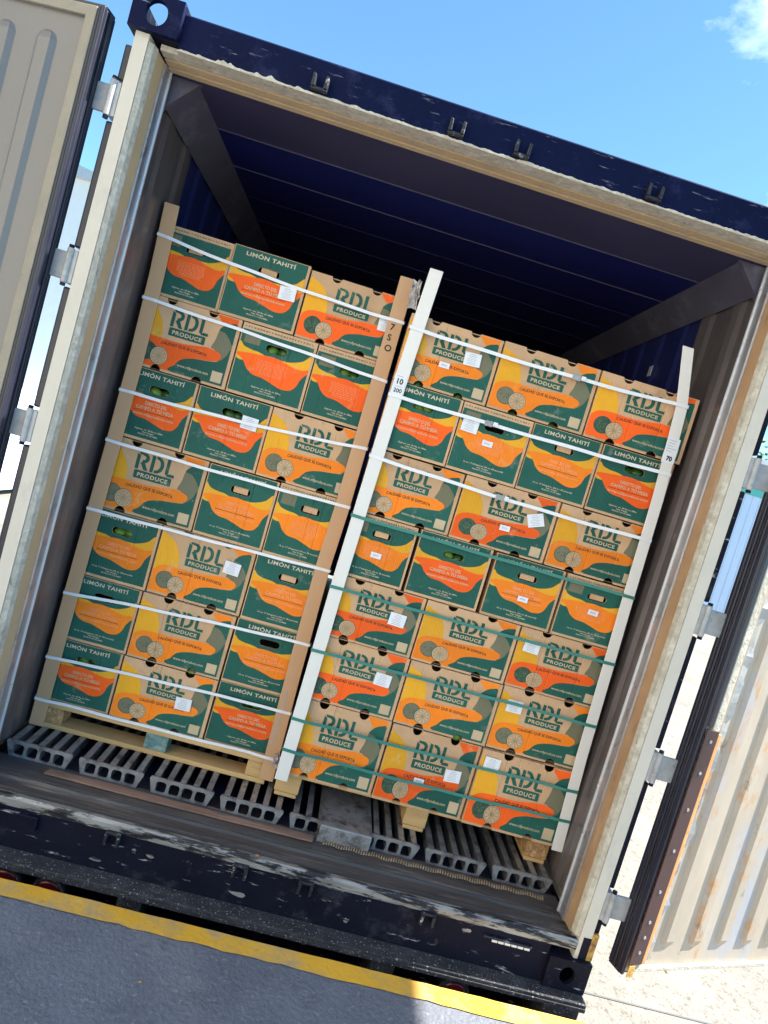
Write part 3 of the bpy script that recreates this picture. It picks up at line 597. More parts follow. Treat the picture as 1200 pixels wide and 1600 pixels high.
def arcpts(cx, cz, r, n=24): return [(cx+r*math.cos(2*PI*i/n), cz+r*math.sin(2*PI*i/n)) for i in range(n)]
def build_print(kind, tone):
    """ink layers of one box face, as flat print a fraction of a millimetre proud of the board"""
    global U0, U1, V0, V1
    W_ = WL if kind == 'L' else WS
    lay = []                    # polygons or (verts, faces)
    def uv(p): return [(x*W_, (1-y)*BH) for x, y in p]
    def poly(pts, m, k, sp=True):
        q = spline(pts) if sp else pts
        lay.append((uv(q), None, m, k))
    if kind == 'L':
        U0, U1, V0, V1 = .006, .965, .012, .965
        poly([(U0, .13), (.06, .12), (.14, .17), (.20, .27), (.24, .40), (.25, .56), (.22, .72), (U0, .74)], 'yellow', 1)
        poly([(.80, .22), (.845, .15), (.90, .11), (U1, .13), (U1, .50), (.93, .58), (.87, .66), (.84, .60), (.80, .50), (.76, .48), (.785, .36)], 'hatch', 1)
        poly([(.76, V0), (U1, V0), (U1, .12), (.90, .11), (.845, .15), (.80, .10)], tone, 2)
        poly([(.80, .22), (.84, .14), (.90, .095), (U1, .10), (U1, .37), (.92, .31), (.865, .24)], 'green', 3)
        poly([(U0, .70), (.03, .62), (.10, .563), (.22, .548), (.46, .55), (.72, .50), (.85, .525), (.885, .58), (.85, .645), (.76, .675), (.63, .70), (.51, .76), (.455, .86), (.43, V1), (U0, V1)], tone, 4)
        poly([(.425, V1), (.45, .86), (.505, .76), (.62, .705), (.76, .68), (.86, .65), (.925, .56), (U1, .46), (U1, V1)], 'green', 5)
        # stencil letters
        X0, X1, Z0, Z1 = .305, .70, .36, .125
        def lt(pts, k=6): poly([(X0+(X1-X0)*x, Z0+(Z1-Z0)*y) for x, y in pts], 'green', k, False)
        def bowl(x, w, y0, y1, tk, n=10):
            o, i_ = [], []
            for j in range(n+1):
                a = -PI/2+PI*j/n
                o.append((x+w*max(0, math.cos(a))**.8, (y0+y1)/2+(y1-y0)/2*math.sin(a))); i_.append((x+(w-tk*.30)*max(0, math.cos(a))**.8, (y0+y1)/2+((y1-y0)/2-tk*.55)*math.sin(a)))
            return o + i_[::-1]
        lt([(0, 0), (.085, 0), (.085, .80), (0, .92)]); lt([(.03, 1), (.15, 1), (.15, .86), (.06, .86)])
        lt(bowl(.15, .165, .40, 1.0, .30)); lt([(.11, .40), (.22, .43), (.33, 0), (.225, 0)])
        lt([(.37, 0), (.455, 0), (.455, .96), (.37, 1)]); lt(bowl(.485, .215, 0, 1.0, .30))
        lt([(.485, .0), (.50, 0), (.50, .14), (.485, .14)])
        lt([(.755, .12), (.84, 0.02), (.84, 1), (.755, 1)]); lt([(.80, 0), (1.0, 0), (1.0, .17), (.865, .17)])
        r = .012
        lay.append(([(x, z) for x, z in round_rect(.497*W_, (1-.430)*BH, .375*W_, .112*BH, .004)], None, 'green', 6))
        fit_text('PRODUCE', .345*W_, .650*W_, (1-.457)*BH, .053*BH, .035, 'ink_kraft', lay, 7, 1.15)
        fit_text('CALIDAD QUE SE EXPORTA', .265*W_, .74*W_, (1-.630)*BH, .042*BH, .018, 'ink_dark', lay, 6, 1, arc=.0035)
        fit_text('www.rdlproduce.com', .475*W_, .800*W_, (1-.868)*BH, .040*BH, .012, 'ink_kraft', lay, 6)
        lay.append((uv([(.835, .785), (.945, .785), (.945, .935), (.835, .935)]), None, 'ink_kraft', 6))
        # whole lime and cut lime
        lay.append((arcpts(.150*W_, (1-.765)*BH, .0355), None, 'green', 6))
        lay.append((arcpts(.151*W_, (1-.763)*BH, .0335), None, 'ink_lime' if tone == 'red' else 'hatch', 7))
        random.seed(8)
        for i in range(16):
            a = random.uniform(0, 2*PI); q = random.uniform(.004, .028); w = random.uniform(.001, .0028)
            lay.append((arcpts(.151*W_+q*math.cos(a), (1-.763)*BH+q*math.sin(a), w, 7), None, 'hatch' if tone == 'red' and i % 2 else 'green', 8))
        cx, cz = .275*W_, (1-.80)*BH
        lay.append((arcpts(cx-.001, cz, .0345), None, 'green', 9))
        lay.append((arcpts(cx, cz, .0325), None, 'ink_kraft', 10))
        lay.append((arcpts(cx, cz, .0292), None, 'ink_seg', 11))
        for i in range(10):
            a = 2*PI*i/10+.2
            lay.append(([(cx+.005*math.cos(a), cz+.005*math.sin(a)), (cx+.0265*math.cos(a-.26), cz+.0265*math.sin(a-.26)), (cx+.0275*math.cos(a), cz+.0275*math.sin(a)), (cx+.0265*math.cos(a+.26), cz+.0265*math.sin(a+.26))], None, 'kraft', 12))
    else:
        U0, U1, V0, V1 = .012, .968, .008, .960
        holes_ = True
        top = V0 if kind == 'S' else .085
        lay.append((uv([(U0, top), (U1, top), (U1, V1), (U0, V1)]), None, 'green', 1))
        poly([(U0, .27), (.08, .32), (.18, .345), (.30, .355), (.38, .40), (.2, .50), (U0, .50)], 'yellow', 2)
        poly([(.56, .385), (.72, .365), (.87, .30), (U1, .20), (U1, .44), (.9, .48), (.66, .46)], 'yellow', 2)
        poly([(U0, .425), (.15, .40), (.30, .385), (.45, .365), (.58, .375), (.70, .41), (.86, .43), (U1, .40), (U1, .455), (.935, .50), (.895, .57), (.865, .67), (.80, .745), (.68, .765), (.54, .725), (.42, .69), (.28, .675), (.19, .62), (.13, .54), (.07, .485), (U0, .46)], tone, 3)
        if kind == 'S':
            fit_text('LIMÓN TAHITÍ', .165*W_, .815*W_, (1-.108)*BH, .056*BH, .022, 'ink_pale', lay, 4, 1.08)
            tx = 'ink_rose'
            fit_text('DIRECTO DEL', .355*W_, .665*W_, (1-.490)*BH, .047*BH, .020, 'ink_kraft' if tone == 'red' else tx, lay, 4)
            fit_text('CAMPO A TÚ MESA', .245*W_, .775*W_, (1-.560)*BH, .047*BH, .020, 'ink_kraft' if tone == 'red' else tx, lay, 4)
            lay.append((uv([(.22, .582), (.79, .582), (.79, .589), (.22, .589)]), None, 'ink_line', 4))
            fit_text('www.rdlproduce.com', .215*W_, .80*W_, (1-.645)*BH, .036*BH, .014, 'ink_kraft' if tone == 'red' else tx, lay, 4)
        else:
            lay.append((uv([(.06, .115), (.27, .115), (.27, .27), (.06, .27)]), None, 'hatch', 4))
            random.seed(4)
            for i in range(9):
                v = .45+.023*i; c = .50; w = .20 if i < 7 else .15; x = c-w
                while x < c+w:
                    q = random.uniform(.02, .06); lay.append((uv([(x, v), (min(x+q, c+w), v), (min(x+q, c+w), v+.006), (x, v+.006)]), None, 'ink_rose', 4)); x += q+.012
            for i in range(24):
                x = .03+i*.039; q = random.uniform(.012, .03); lay.append((uv([(x, .035), (x+q, .035), (x+q, .055), (x, .055)]), None, 'hatch', 4))
        t1 = 'Approx. wt. 38 lbs to 38lbs' if tone == 'red' else '16 to 17 kilograms (36 to 38 pounds)'
        w = .20 if tone == 'red' else .29
        fit_text(t1, (.5-w)*W_, (.5+w)*W_, (1-.845)*BH, .022*BH, .01, 'ink_pale', lay, 4)
        fit_text('Net Weight', .42*W_, .58*W_, (1-.878)*BH, .020*BH, .01, 'ink_pale', lay, 4)
        fit_text('PRODUCT OF COLOMBIA', .36*W_, .64*W_, (1-.911)*BH, .020*BH, .01, 'ink_pale', lay, 4)
    # assemble; layers that meet a hand hole or a vent notch are cut there
    b = MB()
    if kind == 'L':
        cuts = [arcpts(u*W_, z, .0208, 20) for u in (.27, .70) for z in (0, BH)]
    else: cuts = [slot(W_, w=.0825, h=.0295)]
    for pts, fs, m, k in lay:
        y = -.00022*k
        if fs is None:
            box_ = (min(p[0] for p in pts), max(p[0] for p in pts), min(p[1] for p in pts), max(p[1] for p in pts))
            hit = [c for c in cuts if min(p[0] for p in c) < box_[1] and max(p[0] for p in c) > box_[0] and min(p[1] for p in c) < box_[3] and max(p[1] for p in c) > box_[2]]
            me = curve_polys([pts], .0005 if hit else 0)
            if hit:
                o = bpy.data.objects.new('t', me); C.objects.link(o)
                cm = [curve_polys([c], .01) for c in hit]; co = []
                for q in cm:
                    oo = bpy.data.objects.new('k', q); C.objects.link(oo); co.append(oo)
                    for mm, ob in ((q, oo),):
                        bm = bmesh.new(); bm.from_mesh(mm); bmesh.ops.remove_doubles(bm, verts=bm.verts, dist=1e-6); bmesh.ops.recalc_face_normals(bm, faces=bm.faces); bm.to_mesh(mm); bm.free()
                    bo = o.modifiers.new('b', 'BOOLEAN'); bo.operation = 'DIFFERENCE'; bo.object = oo; bo.solver = 'EXACT'
                bm = bmesh.new(); bm.from_mesh(me); bmesh.ops.remove_doubles(bm, verts=bm.verts, dist=1e-6); bmesh.ops.recalc_face_normals(bm, faces=bm.faces); bm.to_mesh(me); bm.free()
                me2 = eval_mesh(o)
                vv = [tuple(v.co) for v in me2.vertices]; ff = [tuple(p.vertices) for p in me2.polygons if p.normal.z > .9]
                for oo in co: bpy.data.objects.remove(oo)
                bpy.data.objects.remove(o)
            else:
                vv = [tuple(v.co) for v in me.vertices]; ff = [tuple(p.vertices) for p in me.polygons]
            used = sorted({i for q in ff for i in q}); mp_ = {i: j for j, i in enumerate(used)}
            b.add([(vv[i][0], y, vv[i][1]) for i in used], [tuple(mp_[i] for i in q) for q in ff], m)
        else:
            b.add([(p[0], y, p[1]) for p in pts], fs, m)
    return b.mesh('print_'+kind, fix=False)
prints = {(k, t): build_print(k, t) for k in ('L', 'S', 'T') for t in ('red', 'orange')}
prints = {(k, t, v): deform(m_, 'L' if k == 'L' else 'S', v, .0043) for (k, t), m_ in prints.items() for v in range(NV)}

def sticker_mesh(w, h, lines):
    b = MB(); b.box(-w/2, w/2, -.0005, 0, -h/2, h/2, 'sticker'); random.seed(int(w*1e4))
    for i in range(lines):
        z = h*.36-i*h*.72/max(1, lines-1); a = random.uniform(.18, .36)*w
        if lines > 3: b.box(-a, a*random.uniform(.6, 1), -.0008, -.0006, z-.0008, z+.0008, 'ink_grey')
    if lines <= 3:
        for i in range(9): b.box(-w*.3+i*w*.065, -w*.3+i*w*.065+.0012, -.0008, -.0006, -h*.18, h*.2, 'ink_grey')
    return b.mesh('sticker')
st_big, st_small = sticker_mesh(.066, .052, 7), sticker_mesh(.042, .022, 2)
flap_me = MB().box(-.030, .030, .0045, .007, -.010, .013, 'kraft').mesh('hand_hole_flap')

LR = [2.335, 2.055, 1.768, 1.480, 1.180, .895, .618, .3495]
RR = [2.262, 1.995, 1.722, 1.463, 1.203, .950, .680, .3495]
# kind, tone, x0, x1, stickers [(u, v, big, tilt)], look, limes in hole
LB = [
 [('T','red',-1.103,-.826,[], 'F'), ('S','red',-.822,-.514,[(.80,.47,1,-.04)],'F'), ('L','red',-.508,-.122,[(.885,.46,1,-.05)],'')],
 [('L','red',-1.104,-.716,[], ''), ('T','red',-.709,-.405,[], 'l'), ('T','red',-.400,-.112,[], 'l')],
 [('S','red',-1.102,-.818,[], 'l'), ('S','red',-.812,-.512,[(.76,.33,1,.02)],'d'), ('L','orange',-.506,-.118,[], '')],
 [('L','orange',-1.102,-.697,[], ''), ('S','orange',-.690,-.402,[], 'F'), ('T','orange',-.396,-.112,[], 'F')],
 [('S','orange',-1.102,-.812,[], 'l'), ('L','orange',-.806,-.418,[(.80,.34,1,.05)],''), ('S','orange',-.410,-.114,[], 'F')],
 [('S','orange',-1.103,-.820,[], ''), ('L','orange',-.812,-.424,[], ''), ('S','orange',-.416,-.112,[], '')],
 [('S','red',-1.101,-.826,[], 'l'), ('L','orange',-.818,-.424,[(.715,.50,1,-.04)],''), ('S','red',-.417,-.114,[], 'd')],
]
RB = [
 [('L','orange',-.082,.293,[(.735,.40,1,-.06),(.47,.60,0,-.02)],''), ('L','orange',.299,.693,[], ''), ('L','red',.700,1.106,[], '')],
 [('S','red',-.083,.207,[], 'l'), ('T','orange',.212,.497,[(.16,.32,1,.03),(.46,.50,0,0)],''), ('S','orange',.503,.789,[], 'F'), ('S','red',.795,1.092,[], 'd')],
 [('L','orange',-.083,.299,[], ''), ('L','red',.305,.699,[(.80,.38,1,-.38),(.52,.63,0,-.03)],''), ('L','orange',.706,1.094,[], '')],
 [('T','orange',-.085,.182,[(.50,.58,0,.02)],'F'), ('S','red',.196,.494,[], 'l'), ('S','orange',.512,.800,[(.52,.60,0,.02)],'F'), ('T','orange',.812,1.095,[(.50,.50,0,.03)],'F')],
 [('L','red',-.084,.293,[(.76,.45,1,.04)],''), ('L','orange',.300,.690,[], ''), ('L','red',.698,1.096,[(.15,.28,1,.05)],'')],
 [('L','red',-.082,.301,[(.78,.42,1,.04)],''), ('L','orange',.307,.695,[], ''), ('L','orange',.702,1.098,[(.16,.28,1,.0)],'')],
 [('L','orange',-.083,.305,[], ''), ('L','red',.312,.688,[(.78,.46,1,-.06),(.44,.63,0,.0)],''), ('L','red',.696,1.100,[(.12,.16,1,.03)],'')],
]
VAR = {('left', 3, 1): 2, ('left', 3, 2): 2, ('left', 2, 2): 1}
rowname = ['top', 'second', 'third', 'fourth', 'fifth', 'sixth', 'bottom']
posname = {3: ['leftmost', 'middle', 'rightmost'], 4: ['leftmost', 'second', 'third', 'rightmost']}
look = {'L': 'logo side', 'S': 'LIMÓN TAHITÍ end', 'T': 'paragraph end'}
random.seed(12)
limes = []
def lime(x, y, z, r, m, label):
    n1, n2 = 14, 10; vs = []; fs = []
    for i in range(n2+1):
        th = PI*i/n2
        for j in range(n1):
            ph = 2*PI*j/n1; e = 1.22+ (.10 if i in (0, n2) else 0)
            vs.append((r*e*math.cos(th), r*math.sin(th)*math.cos(ph), r*math.sin(th)*math.sin(ph)))
    for i in range(n2):
        for j in range(n1): fs.append((i*n1+j, i*n1+(j+1) % n1, (i+1)*n1+(j+1) % n1, (i+1)*n1+j))
    o = MB().add(vs, fs, m).obj('lime', smooth=True); o.location = (x, y, z); o.rotation_euler = (random.uniform(-.5, .5), random.uniform(-.6, .6), random.uniform(-.6, .6))
    tag(o, label, 'lime', 'limes showing through the box holes'); return o
for side, rows, zs, Y in (('left', LB, LR, .425), ('right', RB, RR, .322)):
    for ri, row in enumerate(rows):
        for ci, (k, tone, x0, x1, stk, fl) in enumerate(row):
            W0 = WL if k == 'L' else WS
            z1, z0 = zs[ri], zs[ri+1]
            sc = (x1-x0)/W0; sz = (z1-z0-.0025)/BH
            o = empty('lime_box', (x0, Y+random.uniform(-.008, .006), z0), random.uniform(-.010, .014)); o.rotation_euler[1] = random.uniform(-.0025, .0025)
            o.scale = (sc, 1, sz*random.uniform(.985, 1.0))
            if ri == 0 and side == 'left' and ci == 2: o.scale[2] *= .97
            vn = VAR.get((side, ri, ci), (ri*2+ci*3+(side == 'left')) % NV)
            body = link(cart[('L' if k == 'L' else 'S', vn)], 'carton', o)
            pr_ = link(prints[(k, tone, vn)], 'printed_face', o)
            for (u, v, big, tl) in stk:
                s = link(st_big if big else st_small, 'sticker', o); s.location = (u*W0, -.0062, (1-v)*BH); s.rotation_euler = (0, tl, 0); s.scale = (1/sc, 1, 1/sz)
            if 'F' in fl: s = link(flap_me, 'hand_hole_flap', o); s.location = (.5*W0, 0, .738*BH)
            cn = 'red' if tone == 'red' else 'orange'
            n_st = sum(1 for q in stk if q[2]); n_sm = len(stk)-n_st
            ex = ''
            if n_st and n_sm: ex = ', large and small stickers'
            elif n_st: ex = ', one white sticker'
            elif n_sm: ex = ', one small sticker'
            tag(o, f'{side} pallet, {rowname[ri]} row, {posname[len(row)][ci]} box, {cn} {look[k]}{ex}', 'box', 'boxes of limes stacked on the pallets')
            where = f'of {posname[len(row)][ci]} box, {rowname[ri]} row, {side} pallet'
            if 'l' in fl or 'd' in fl:
                cx = (x0+x1)/2; cz = z0+(1-.262)*BH*sz
                mm = 'limeskin' if 'l' in fl else 'limedark'
                n = 0
                for dx, nm in ((-.021, 'left'), (.028, 'right')):
                    lime(cx+dx+random.uniform(-.004, .004), Y+.032+random.uniform(0, .006)+(.012 if mm == 'limedark' else 0), cz-.008+random.uniform(-.006, .004), .024, mm if dx < 0 or random.random() < .5 else 'limedark', f'{nm} lime behind the hand hole {where}')
for (x, z, Y, lab) in ((.075-.082+.02, 1.995, .322, 'lime in left vent under top row leftmost box, right pallet'), (-.082+.27, 1.995, .322, 'lime in right vent under top row leftmost box, right pallet'),
                       (.299+.275, 1.995-.002, .322, 'lime in the vent under the middle box of the top row, right pallet'),
                       (.405, 1.99, .322, 'lime peeking from the left vent under the middle box of the top row, right pallet'),
                       (-.818+.276, .6165, .425, 'lime in the round vent above the middle bottom box, left pallet'), (.307+.272, .679, .322, 'lime in the round vent above the middle bottom box, right pallet')):
    lime(x, Y+.036, z, .021, 'limedark' if z > 1 else 'limeskin', lab)

# ------------------------------------------------------------------ edge boards
def edge_board(label, path, y0, w, side, m, deep=.05, cap=False):
    """upright L-section; path = [(x_outer, z)], flange runs from the outer edge inwards"""
    t = .0045; vs = []; n = len(path)
    def sec(x, z):
        s = 1 if side < 0 else -1        # flange goes to +x for a left-hand board
        return [(x, y0, z), (x+s*w, y0, z), (x+s*w, y0+t, z), (x+s*t, y0+t, z), (x+s*t, y0+deep, z), (x, y0+deep, z)]
    for (x, z) in path: vs += sec(x, z)
    fs = [(6*i+j, 6*i+(j+1) % 6, 6*i+6+(j+1) % 6, 6*i+6+j) for i in range(n-1) for j in range(6)] + [(0,1,2,3,4,5), tuple(6*(n-1)+j for j in range(6))]
    x0, z0 = path[0]
    vs = [(a-x0, b_, c-z0) for a, b_, c in vs]
    o = MB().add(vs, fs, m).obj('edge_board', bevel=.0012); o.location = (x0, 0, z0)
    tag(o, label, 'edge board', 'edge boards on the pallet corners'); return o
def dens(p, n=4):
    r = []
    for i in range(len(p)-1):
        for j in range(n):
            t = j/n; r.append((p[i][0]*(1-t)+p[i+1][0]*t, p[i][1]*(1-t)+p[i+1][1]*t))
    return r+[p[-1]]
ebs = []
ebs.append(edge_board('brown edge board on the left corner of the left stack, beside the container wall', dens([(-1.117, .240), (-1.114, .80), (-1.106, 1.43), (-1.104, 1.82), (-1.110, 2.12), (-1.122, 2.40)]), .405, .058, -1, 'brownboard'))
e2 = edge_board('brown cardboard edge board marked 7SO on the right corner of the left stack', dens([(-.092, .262), (-.104, .75), (-.110, 1.19), (-.103, 1.44), (-.103, 1.95), (-.106, 2.40)]), .405, .060, 1, 'brownboard', .02)
e3 = edge_board('white edge board labelled 10 on the left corner of the right stack', dens([(-.090, .335), (-.090, 1.18), (-.080, 1.92), (-.070, 2.26), (-.064, 2.43)]), .296, .052, -1, 'whiteboard', .052)
e4 = edge_board('leaning white edge board labelled 70 on the right corner of the right stack', dens([(1.130, .343), (1.109, .75), (1.098, 1.134), (1.089, 1.433), (1.080, 1.844), (1.058, 2.208), (1.010, 2.437)]), .296, .046, 1, 'whiteboard', .045)
def flat_text(s, x, y, z, size, m, name, parent, rot=0, bold=.02):
    vs, fs = text_geo(s, size, bold*size)
    ca, sa = math.cos(rot), math.sin(rot)
    o = MB().add([(x+v[0]*ca-v[1]*sa, y, z+v[0]*sa+v[1]*ca) for v in vs], fs, m).obj(name, parent, fix=False); o.matrix_parent_inverse = parent.matrix_basis.inverted(); return o
for i, c_ in enumerate('7SO'): flat_text(c_, -.150, .4035, 2.185-.042*i, .036, 'ink_dark', 'marking', e2, 0)
def pm(mb, name, parent, **k):
    o = mb.obj(name, parent, **k); o.matrix_parent_inverse = parent.matrix_basis.inverted(); return o
pm(MB().box(-.0785, -.0325, .2945, .2955, 1.93, 2.015, 'sticker'), 'label', e3)
flat_text('10', -.070, .2938, 1.977, .029, 'ink_dark', 'label_text', e3, 0, .03); flat_text('200', -.070, .2938, 1.944, .022, 'ink_dark', 'label_text', e3)
pm(MB().box(-.069, -.040, .2936, .2940, 1.966, 1.968, 'ink_grey').box(-.069, -.045, .2936, .2940, 2.005, 2.007, 'ink_grey'), 'label_line', e3)
pm(MB().box(1.020, 1.072, .2945, .2955, 1.985, 2.085, 'sticker'), 'label', e4)
flat_text('70', 1.036, .2938, 1.995, .024, 'ink_dark', 'label_text', e4, 0, .05)
random.seed(9)
q = MB()
for i in range(5):
    z = 2.074-i*.011; q.box(1.028, 1.028+random.uniform(.02, .038), .2936, .2940, z, z+.002, 'ink_grey')
pm(q, 'label_line', e4)
q = MB()
for i in range(22): q.box(-.145, -.145+random.uniform(.008, .014), .4034, .4040, .42+i*.011, .42+i*.011+.005, 'ink_grey')
pm(q, 'printed_scale', e2)

# ------------------------------------------------------------------ straps
def strap(label, xa, za, xb, zb, y, m, grp, w=.0135, seal=None, mid=0., n=24, wrap=.22, tw=0):
    """flat band from the left edge board to the right one, bent round both corners"""
    pts = []
    pts.append((xa-.0030, y+wrap, za+.004)); pts.append((xa-.0030, y+.004, za)); pts.append((xa-.0008, y+.0008, za))
    for i in range(1, n):
        t = i/n; sag = mid*4*t*(1-t); dip = .010*min(1, 12*min(t, 1-t)-.5) if .045 < t < .955 else 0
        pts.append((xa+(xb-xa)*t, y+dip*.9, za+(zb-za)*t+sag+.0012*math.sin(t*19+za*50)))
    pts += [(xb+.0008, y+.0008, zb), (xb+.0030, y+.004, zb), (xb+.0030, y+wrap, zb+.004)]
    vs = []; N_ = len(pts)
    for i, p in enumerate(pts):
        a = pts[max(0, i-1)]; c = pts[min(N_-1, i+1)]
        t = Vector((c[0]-a[0], c[1]-a[1], 0)).normalized(); nrm = Vector((t.y, -t.x, 0))*.0012
        vs += [(p[0], p[1], p[2]-w/2), (p[0], p[1], p[2]+w/2), (p[0]+nrm.x, p[1]+nrm.y, p[2]+w/2), (p[0]+nrm.x, p[1]+nrm.y, p[2]-w/2)]
    fs = [(4*i+j, 4*i+(j+1) % 4, 4*i+4+(j+1) % 4, 4*i+4+j) for i in range(N_-1) for j in range(4)] + [(0,1,2,3), tuple(4*(N_-1)+j for j in range(4))]
    ox = (xa, y, za)
    root = MB().add([(a-ox[0], b_-ox[1], c-ox[2]) for a, b_, c in vs], fs, m).obj('strap'); root.location = ox
    tag(root, label, 'strap', grp)
    if seal:
        t = (seal-xa)/(xb-xa); zz = za+(zb-za)*t+mid*4*t*(1-t)
        b = MB(); x = seal-xa; z = zz-za
        b.box(x-.016, x+.016, .0015, .0085, z-.0105, z+.0105, 'galv'); b.box(x-.012, x-.006, -.001, .0014, z-.012, z+.012, 'galv').box(x+.006, x+.012, -.001, .0014, z-.012, z+.012, 'galv')
        b.obj('strap_buckle', root, .0015)
        MB().box(x+.017, x+.034, -.001, .0015, z-.004, z+.011, m).obj('strap_tail', root)
YS, YR = .4025, .2935
rw = ['topmost', 'second', 'third', 'fourth', 'fifth', 'sixth', 'seventh', 'lowest']
for i, (a, b_, c, d) in enumerate([(-1.117, 2.275, -.103, 2.225), (-1.110, 2.026, -.103, 1.984), (-1.106, 1.654, -.103, 1.705), (-1.107, 1.449, -.104, 1.457), (-1.110, 1.163, -.109, 1.184), (-1.114, .806, -.104, .865), (-1.116, .531, -.100, .565), (-1.117, .352, -.094, .360)]):
    strap(f'{rw[i]} of the eight white straps across the left stack', a, b_, c, d, YS, 'strapw', 'white straps round the left stack', w=.0122, mid=[-.012, .004, -.012, -.006, -.004, .006, .004, -.004][i], wrap=.02 if True else .2)
for i, (a, b_, c, d, s) in enumerate([(-.076, 2.197, 1.058, 2.216, .602), (-.080, 1.930, 1.074, 1.943, .324), (-.084, 1.684, 1.082, 1.672, .451)]):
    strap(['top white strap across the right stack, buckle over the middle box', 'white strap across the second row of the right stack', 'lowest white strap across the right stack, just above the green straps'][i], a, b_, c, d, YR, 'strapw', 'white straps round the right stack', seal=s, mid=[-.010, -.003, -.010][i], wrap=.02 if i else .05)
for i, (a, b_, c, d) in enumerate([(-.088, 1.441, 1.089, 1.434), (-.090, 1.148, 1.097, 1.154), (-.090, .883, 1.104, .888), (-.090, .595, 1.115, .606), (-.090, .463, 1.122, .477)]):
    strap(f'{["topmost","second","third","fourth","lowest"][i]} of the five green straps across the right stack', a, b_, c, d, YR, 'strapg', 'green straps round the right stack', w=.0125, mid=[-.002, -.004, .0, -.006, -.008][i], wrap=.02)

# ------------------------------------------------------------------ scraps
def scrap(loc, sx, sy, sz, m, label, seed):
    random.seed(seed); vs = []; n = 7
    for i in range(n):
        for j in range(n): vs.append((sx*(i/(n-1)-.5)+random.uniform(-.006, .006), random.uniform(-sy, sy), sz*(j/(n-1)-.5)+random.uniform(-.006, .006)))
    fs = [(i*n+j, i*n+j+1, (i+1)*n+j+1, (i+1)*n+j) for i in range(n-1) for j in range(n-1)]
    o = MB().add(vs, fs, m).obj('plastic_scrap', fix=False); o.location = loc; tag(o, label, 'plastic scrap'); return o
scrap((-.098, .372, .372), .035, .012, .06, 'foil', 'crumpled scrap of film at the foot of the middle white board', 2)
scrap((-.094, .345, 2.33), .035, .012, .11, 'foil', 'twist of clear film hanging beside the top of the middle white board', 5)
def leaf(loc, r, label, seed):
    random.seed(seed); n = 8; vs = [(r*math.cos(2*PI*i/n)*random.uniform(.7, 1.2), .6*r*math.sin(2*PI*i/n)*random.uniform(.7, 1.2), random.uniform(0, .004)) for i in range(n)] + [(0, 0, .004)]
    o = MB().add(vs, [(i, (i+1) % n, n) for i in range(n)], 'leafdry').obj('dry_leaf', fix=False); o.location = loc; tag(o, label, 'leaf')
leaf((-.075, .012, .189), .010, 'small orange leaf scrap lying on the silver sill edge', 1)
leaf((-.31, -.42, .002), .006, 'tiny dry yellow leaf on the grey dock floor', 2)

# ------------------------------------------------------------------ surroundings
aw = tag(empty('shade_sheet', (-3, -.6, 4.6)), 'added flat sheet on posts beside the dock, out of view, shading the dock floor', 'sheeting')  # added out of view to cast the shade on the dock
AX = .575 + 4.6/math.tan(SUN_EL)  # sheet edge placed so its shadow stops partway along the dock
bx('grey_sheet', 4.6, AX+3, -.62, .61, 0, .05, 'sheeting', aw)
for q_ in (4.7, AX+2.8): bx('shade_sheet_post', q_, q_+.12, -.6, -.48, -4.6, -.001, 'sheeting', aw)
# added unseen wall left of the dock, bouncing warm sunlight onto the boxes
dw = tag(empty('bounce_wall', (-3.6, -7.3, 0)), 'added cream wall left of the dock, out of view, bouncing sunlight onto the boxes', 'building')
bx('wall', -3, 0, -6, 5.9, -.003, 7.5, 'render', dw); bx('parapet', -3.1, .12, -6.1, 6.0, 7.501, 7.8, 'sheeting', dw)
for q_ in (-4.6, -1.2, 2.2): bx('window', .001, .03, q_, q_+1.6, 3.4, 4.6, 'rubber', dw)
wh = tag(empty('white_warehouse', (-14, 16, YARD)), 'tall white warehouse wall seen in the gap beside the left door', 'building')
b = MB(); b.box(-9, 5.4, 0, 10, 0, 7.9, 'wallwhite'); b.obj('wall', wh)
b = MB(); b.prism([(-9.3, 7.901), (5.6, 7.901), (5.6, 8.05), (-2, 9.2), (-9.3, 8.05)], 'y', -.2, 10.2, 'sheeting'); b.obj('roof', wh)
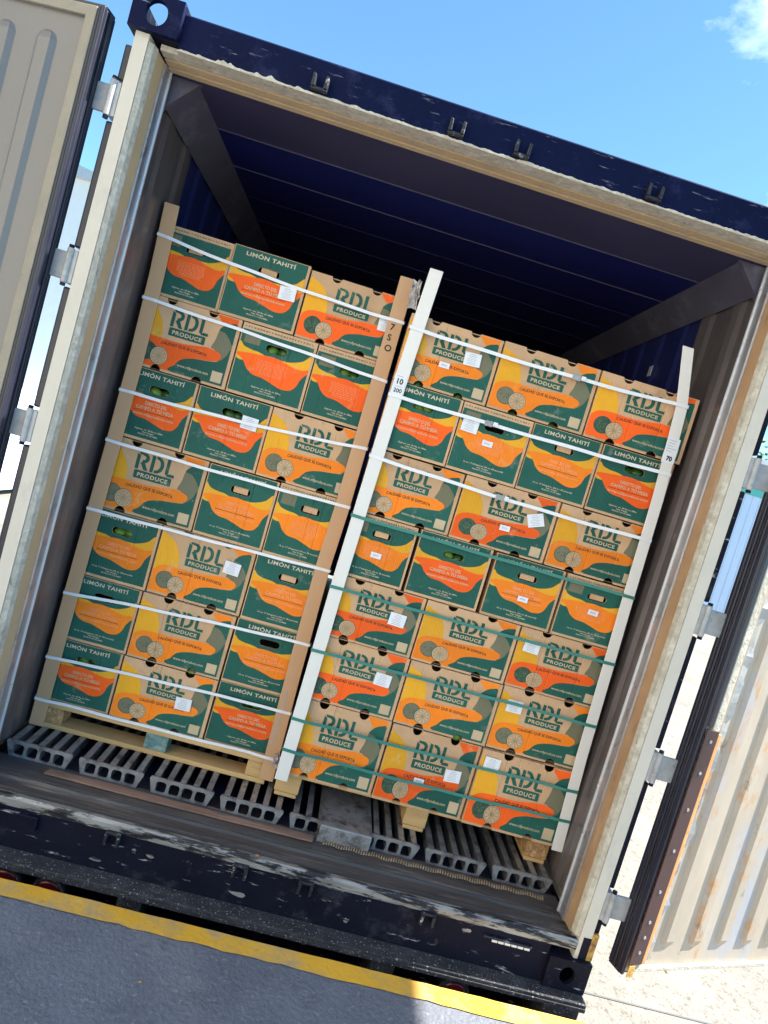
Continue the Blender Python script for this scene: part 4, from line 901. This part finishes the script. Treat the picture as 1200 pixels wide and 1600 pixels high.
for i in range(3): bx('window', -7+i*4, -5.6+i*4, -.03, .001, 3.5, 4.6, 'rubber', wh)
pc = tag(empty('parked_container', (-8.5, 11, YARD)), 'pale blue parked shipping container low in the gap beside the left door', 'container')
bx('container_body', -1.3, 1.3, 0, 6, .15, 2.2, 'wallblue', pc)
for s_ in (-.62, .62): bx('container_door_leaf', s_-.58, s_+.58, -.03, -.001, .3, 2.1, 'wallblue', pc, .01)
bw = tag(empty('blue_warehouse', (18, 34, YARD)), 'pale blue warehouse with a white top band seen beyond the right door hinge', 'building')
bx('wall', -9, 9, 0, 8, 0, 7.2, 'wallblue', bw); bx('teal_band', -9.02, 9.02, -.06, 8.02, 7.201, 7.6, 'teal', bw); bx('white_fascia', -9.04, 9.04, -.1, 8.04, 7.601, 9.3, 'wallwhite', bw)
for i in range(40): bx('cladding_rib', -8.9+i*.45, -8.84+i*.45, -.05, -.001, 0, 7.19, 'wallblue', bw) if i < 40 else None
def tree(x, y, h, label, seed):
    random.seed(seed); t = tag(empty('leafy_tree', (x, y, YARD)), label, 'tree', 'trees behind the blue warehouse')
    b = MB(); b.cyl((0, 0, 0), 'z', .3, h*.6, 'bark', 10, .14)
    b.obj('trunk', t); b = MB()
    for i in range(1400):
        a = random.uniform(0, 2*PI); e = random.gauss(0, 1); rr = h*.30*random.random()**.4
        c = Vector((rr*math.cos(a)*random.uniform(.6, 1), rr*math.sin(a)*random.uniform(.6, 1), h*.68+random.gauss(0, .17)*h*.7))
        d1 = Vector((random.gauss(0, 1), random.gauss(0, 1), random.gauss(0, 1))).normalized()*.22; d2 = d1.orthogonal().normalized()*.14
        b.add([c+d1, c+d2, c-d1, c-d2], [(0, 1, 2, 3)], 'foliage')
    b.obj('crown', t, fix=False)
tree(23, 46, 15, 'bright green tree rising above the blue warehouse, nearest the container', 1)
tree(31, 48, 14, 'bright green tree rising above the blue warehouse, further right', 2)
S.render.resolution_x = 768; S.render.resolution_y = 1024
S.render.engine = 'CYCLES'
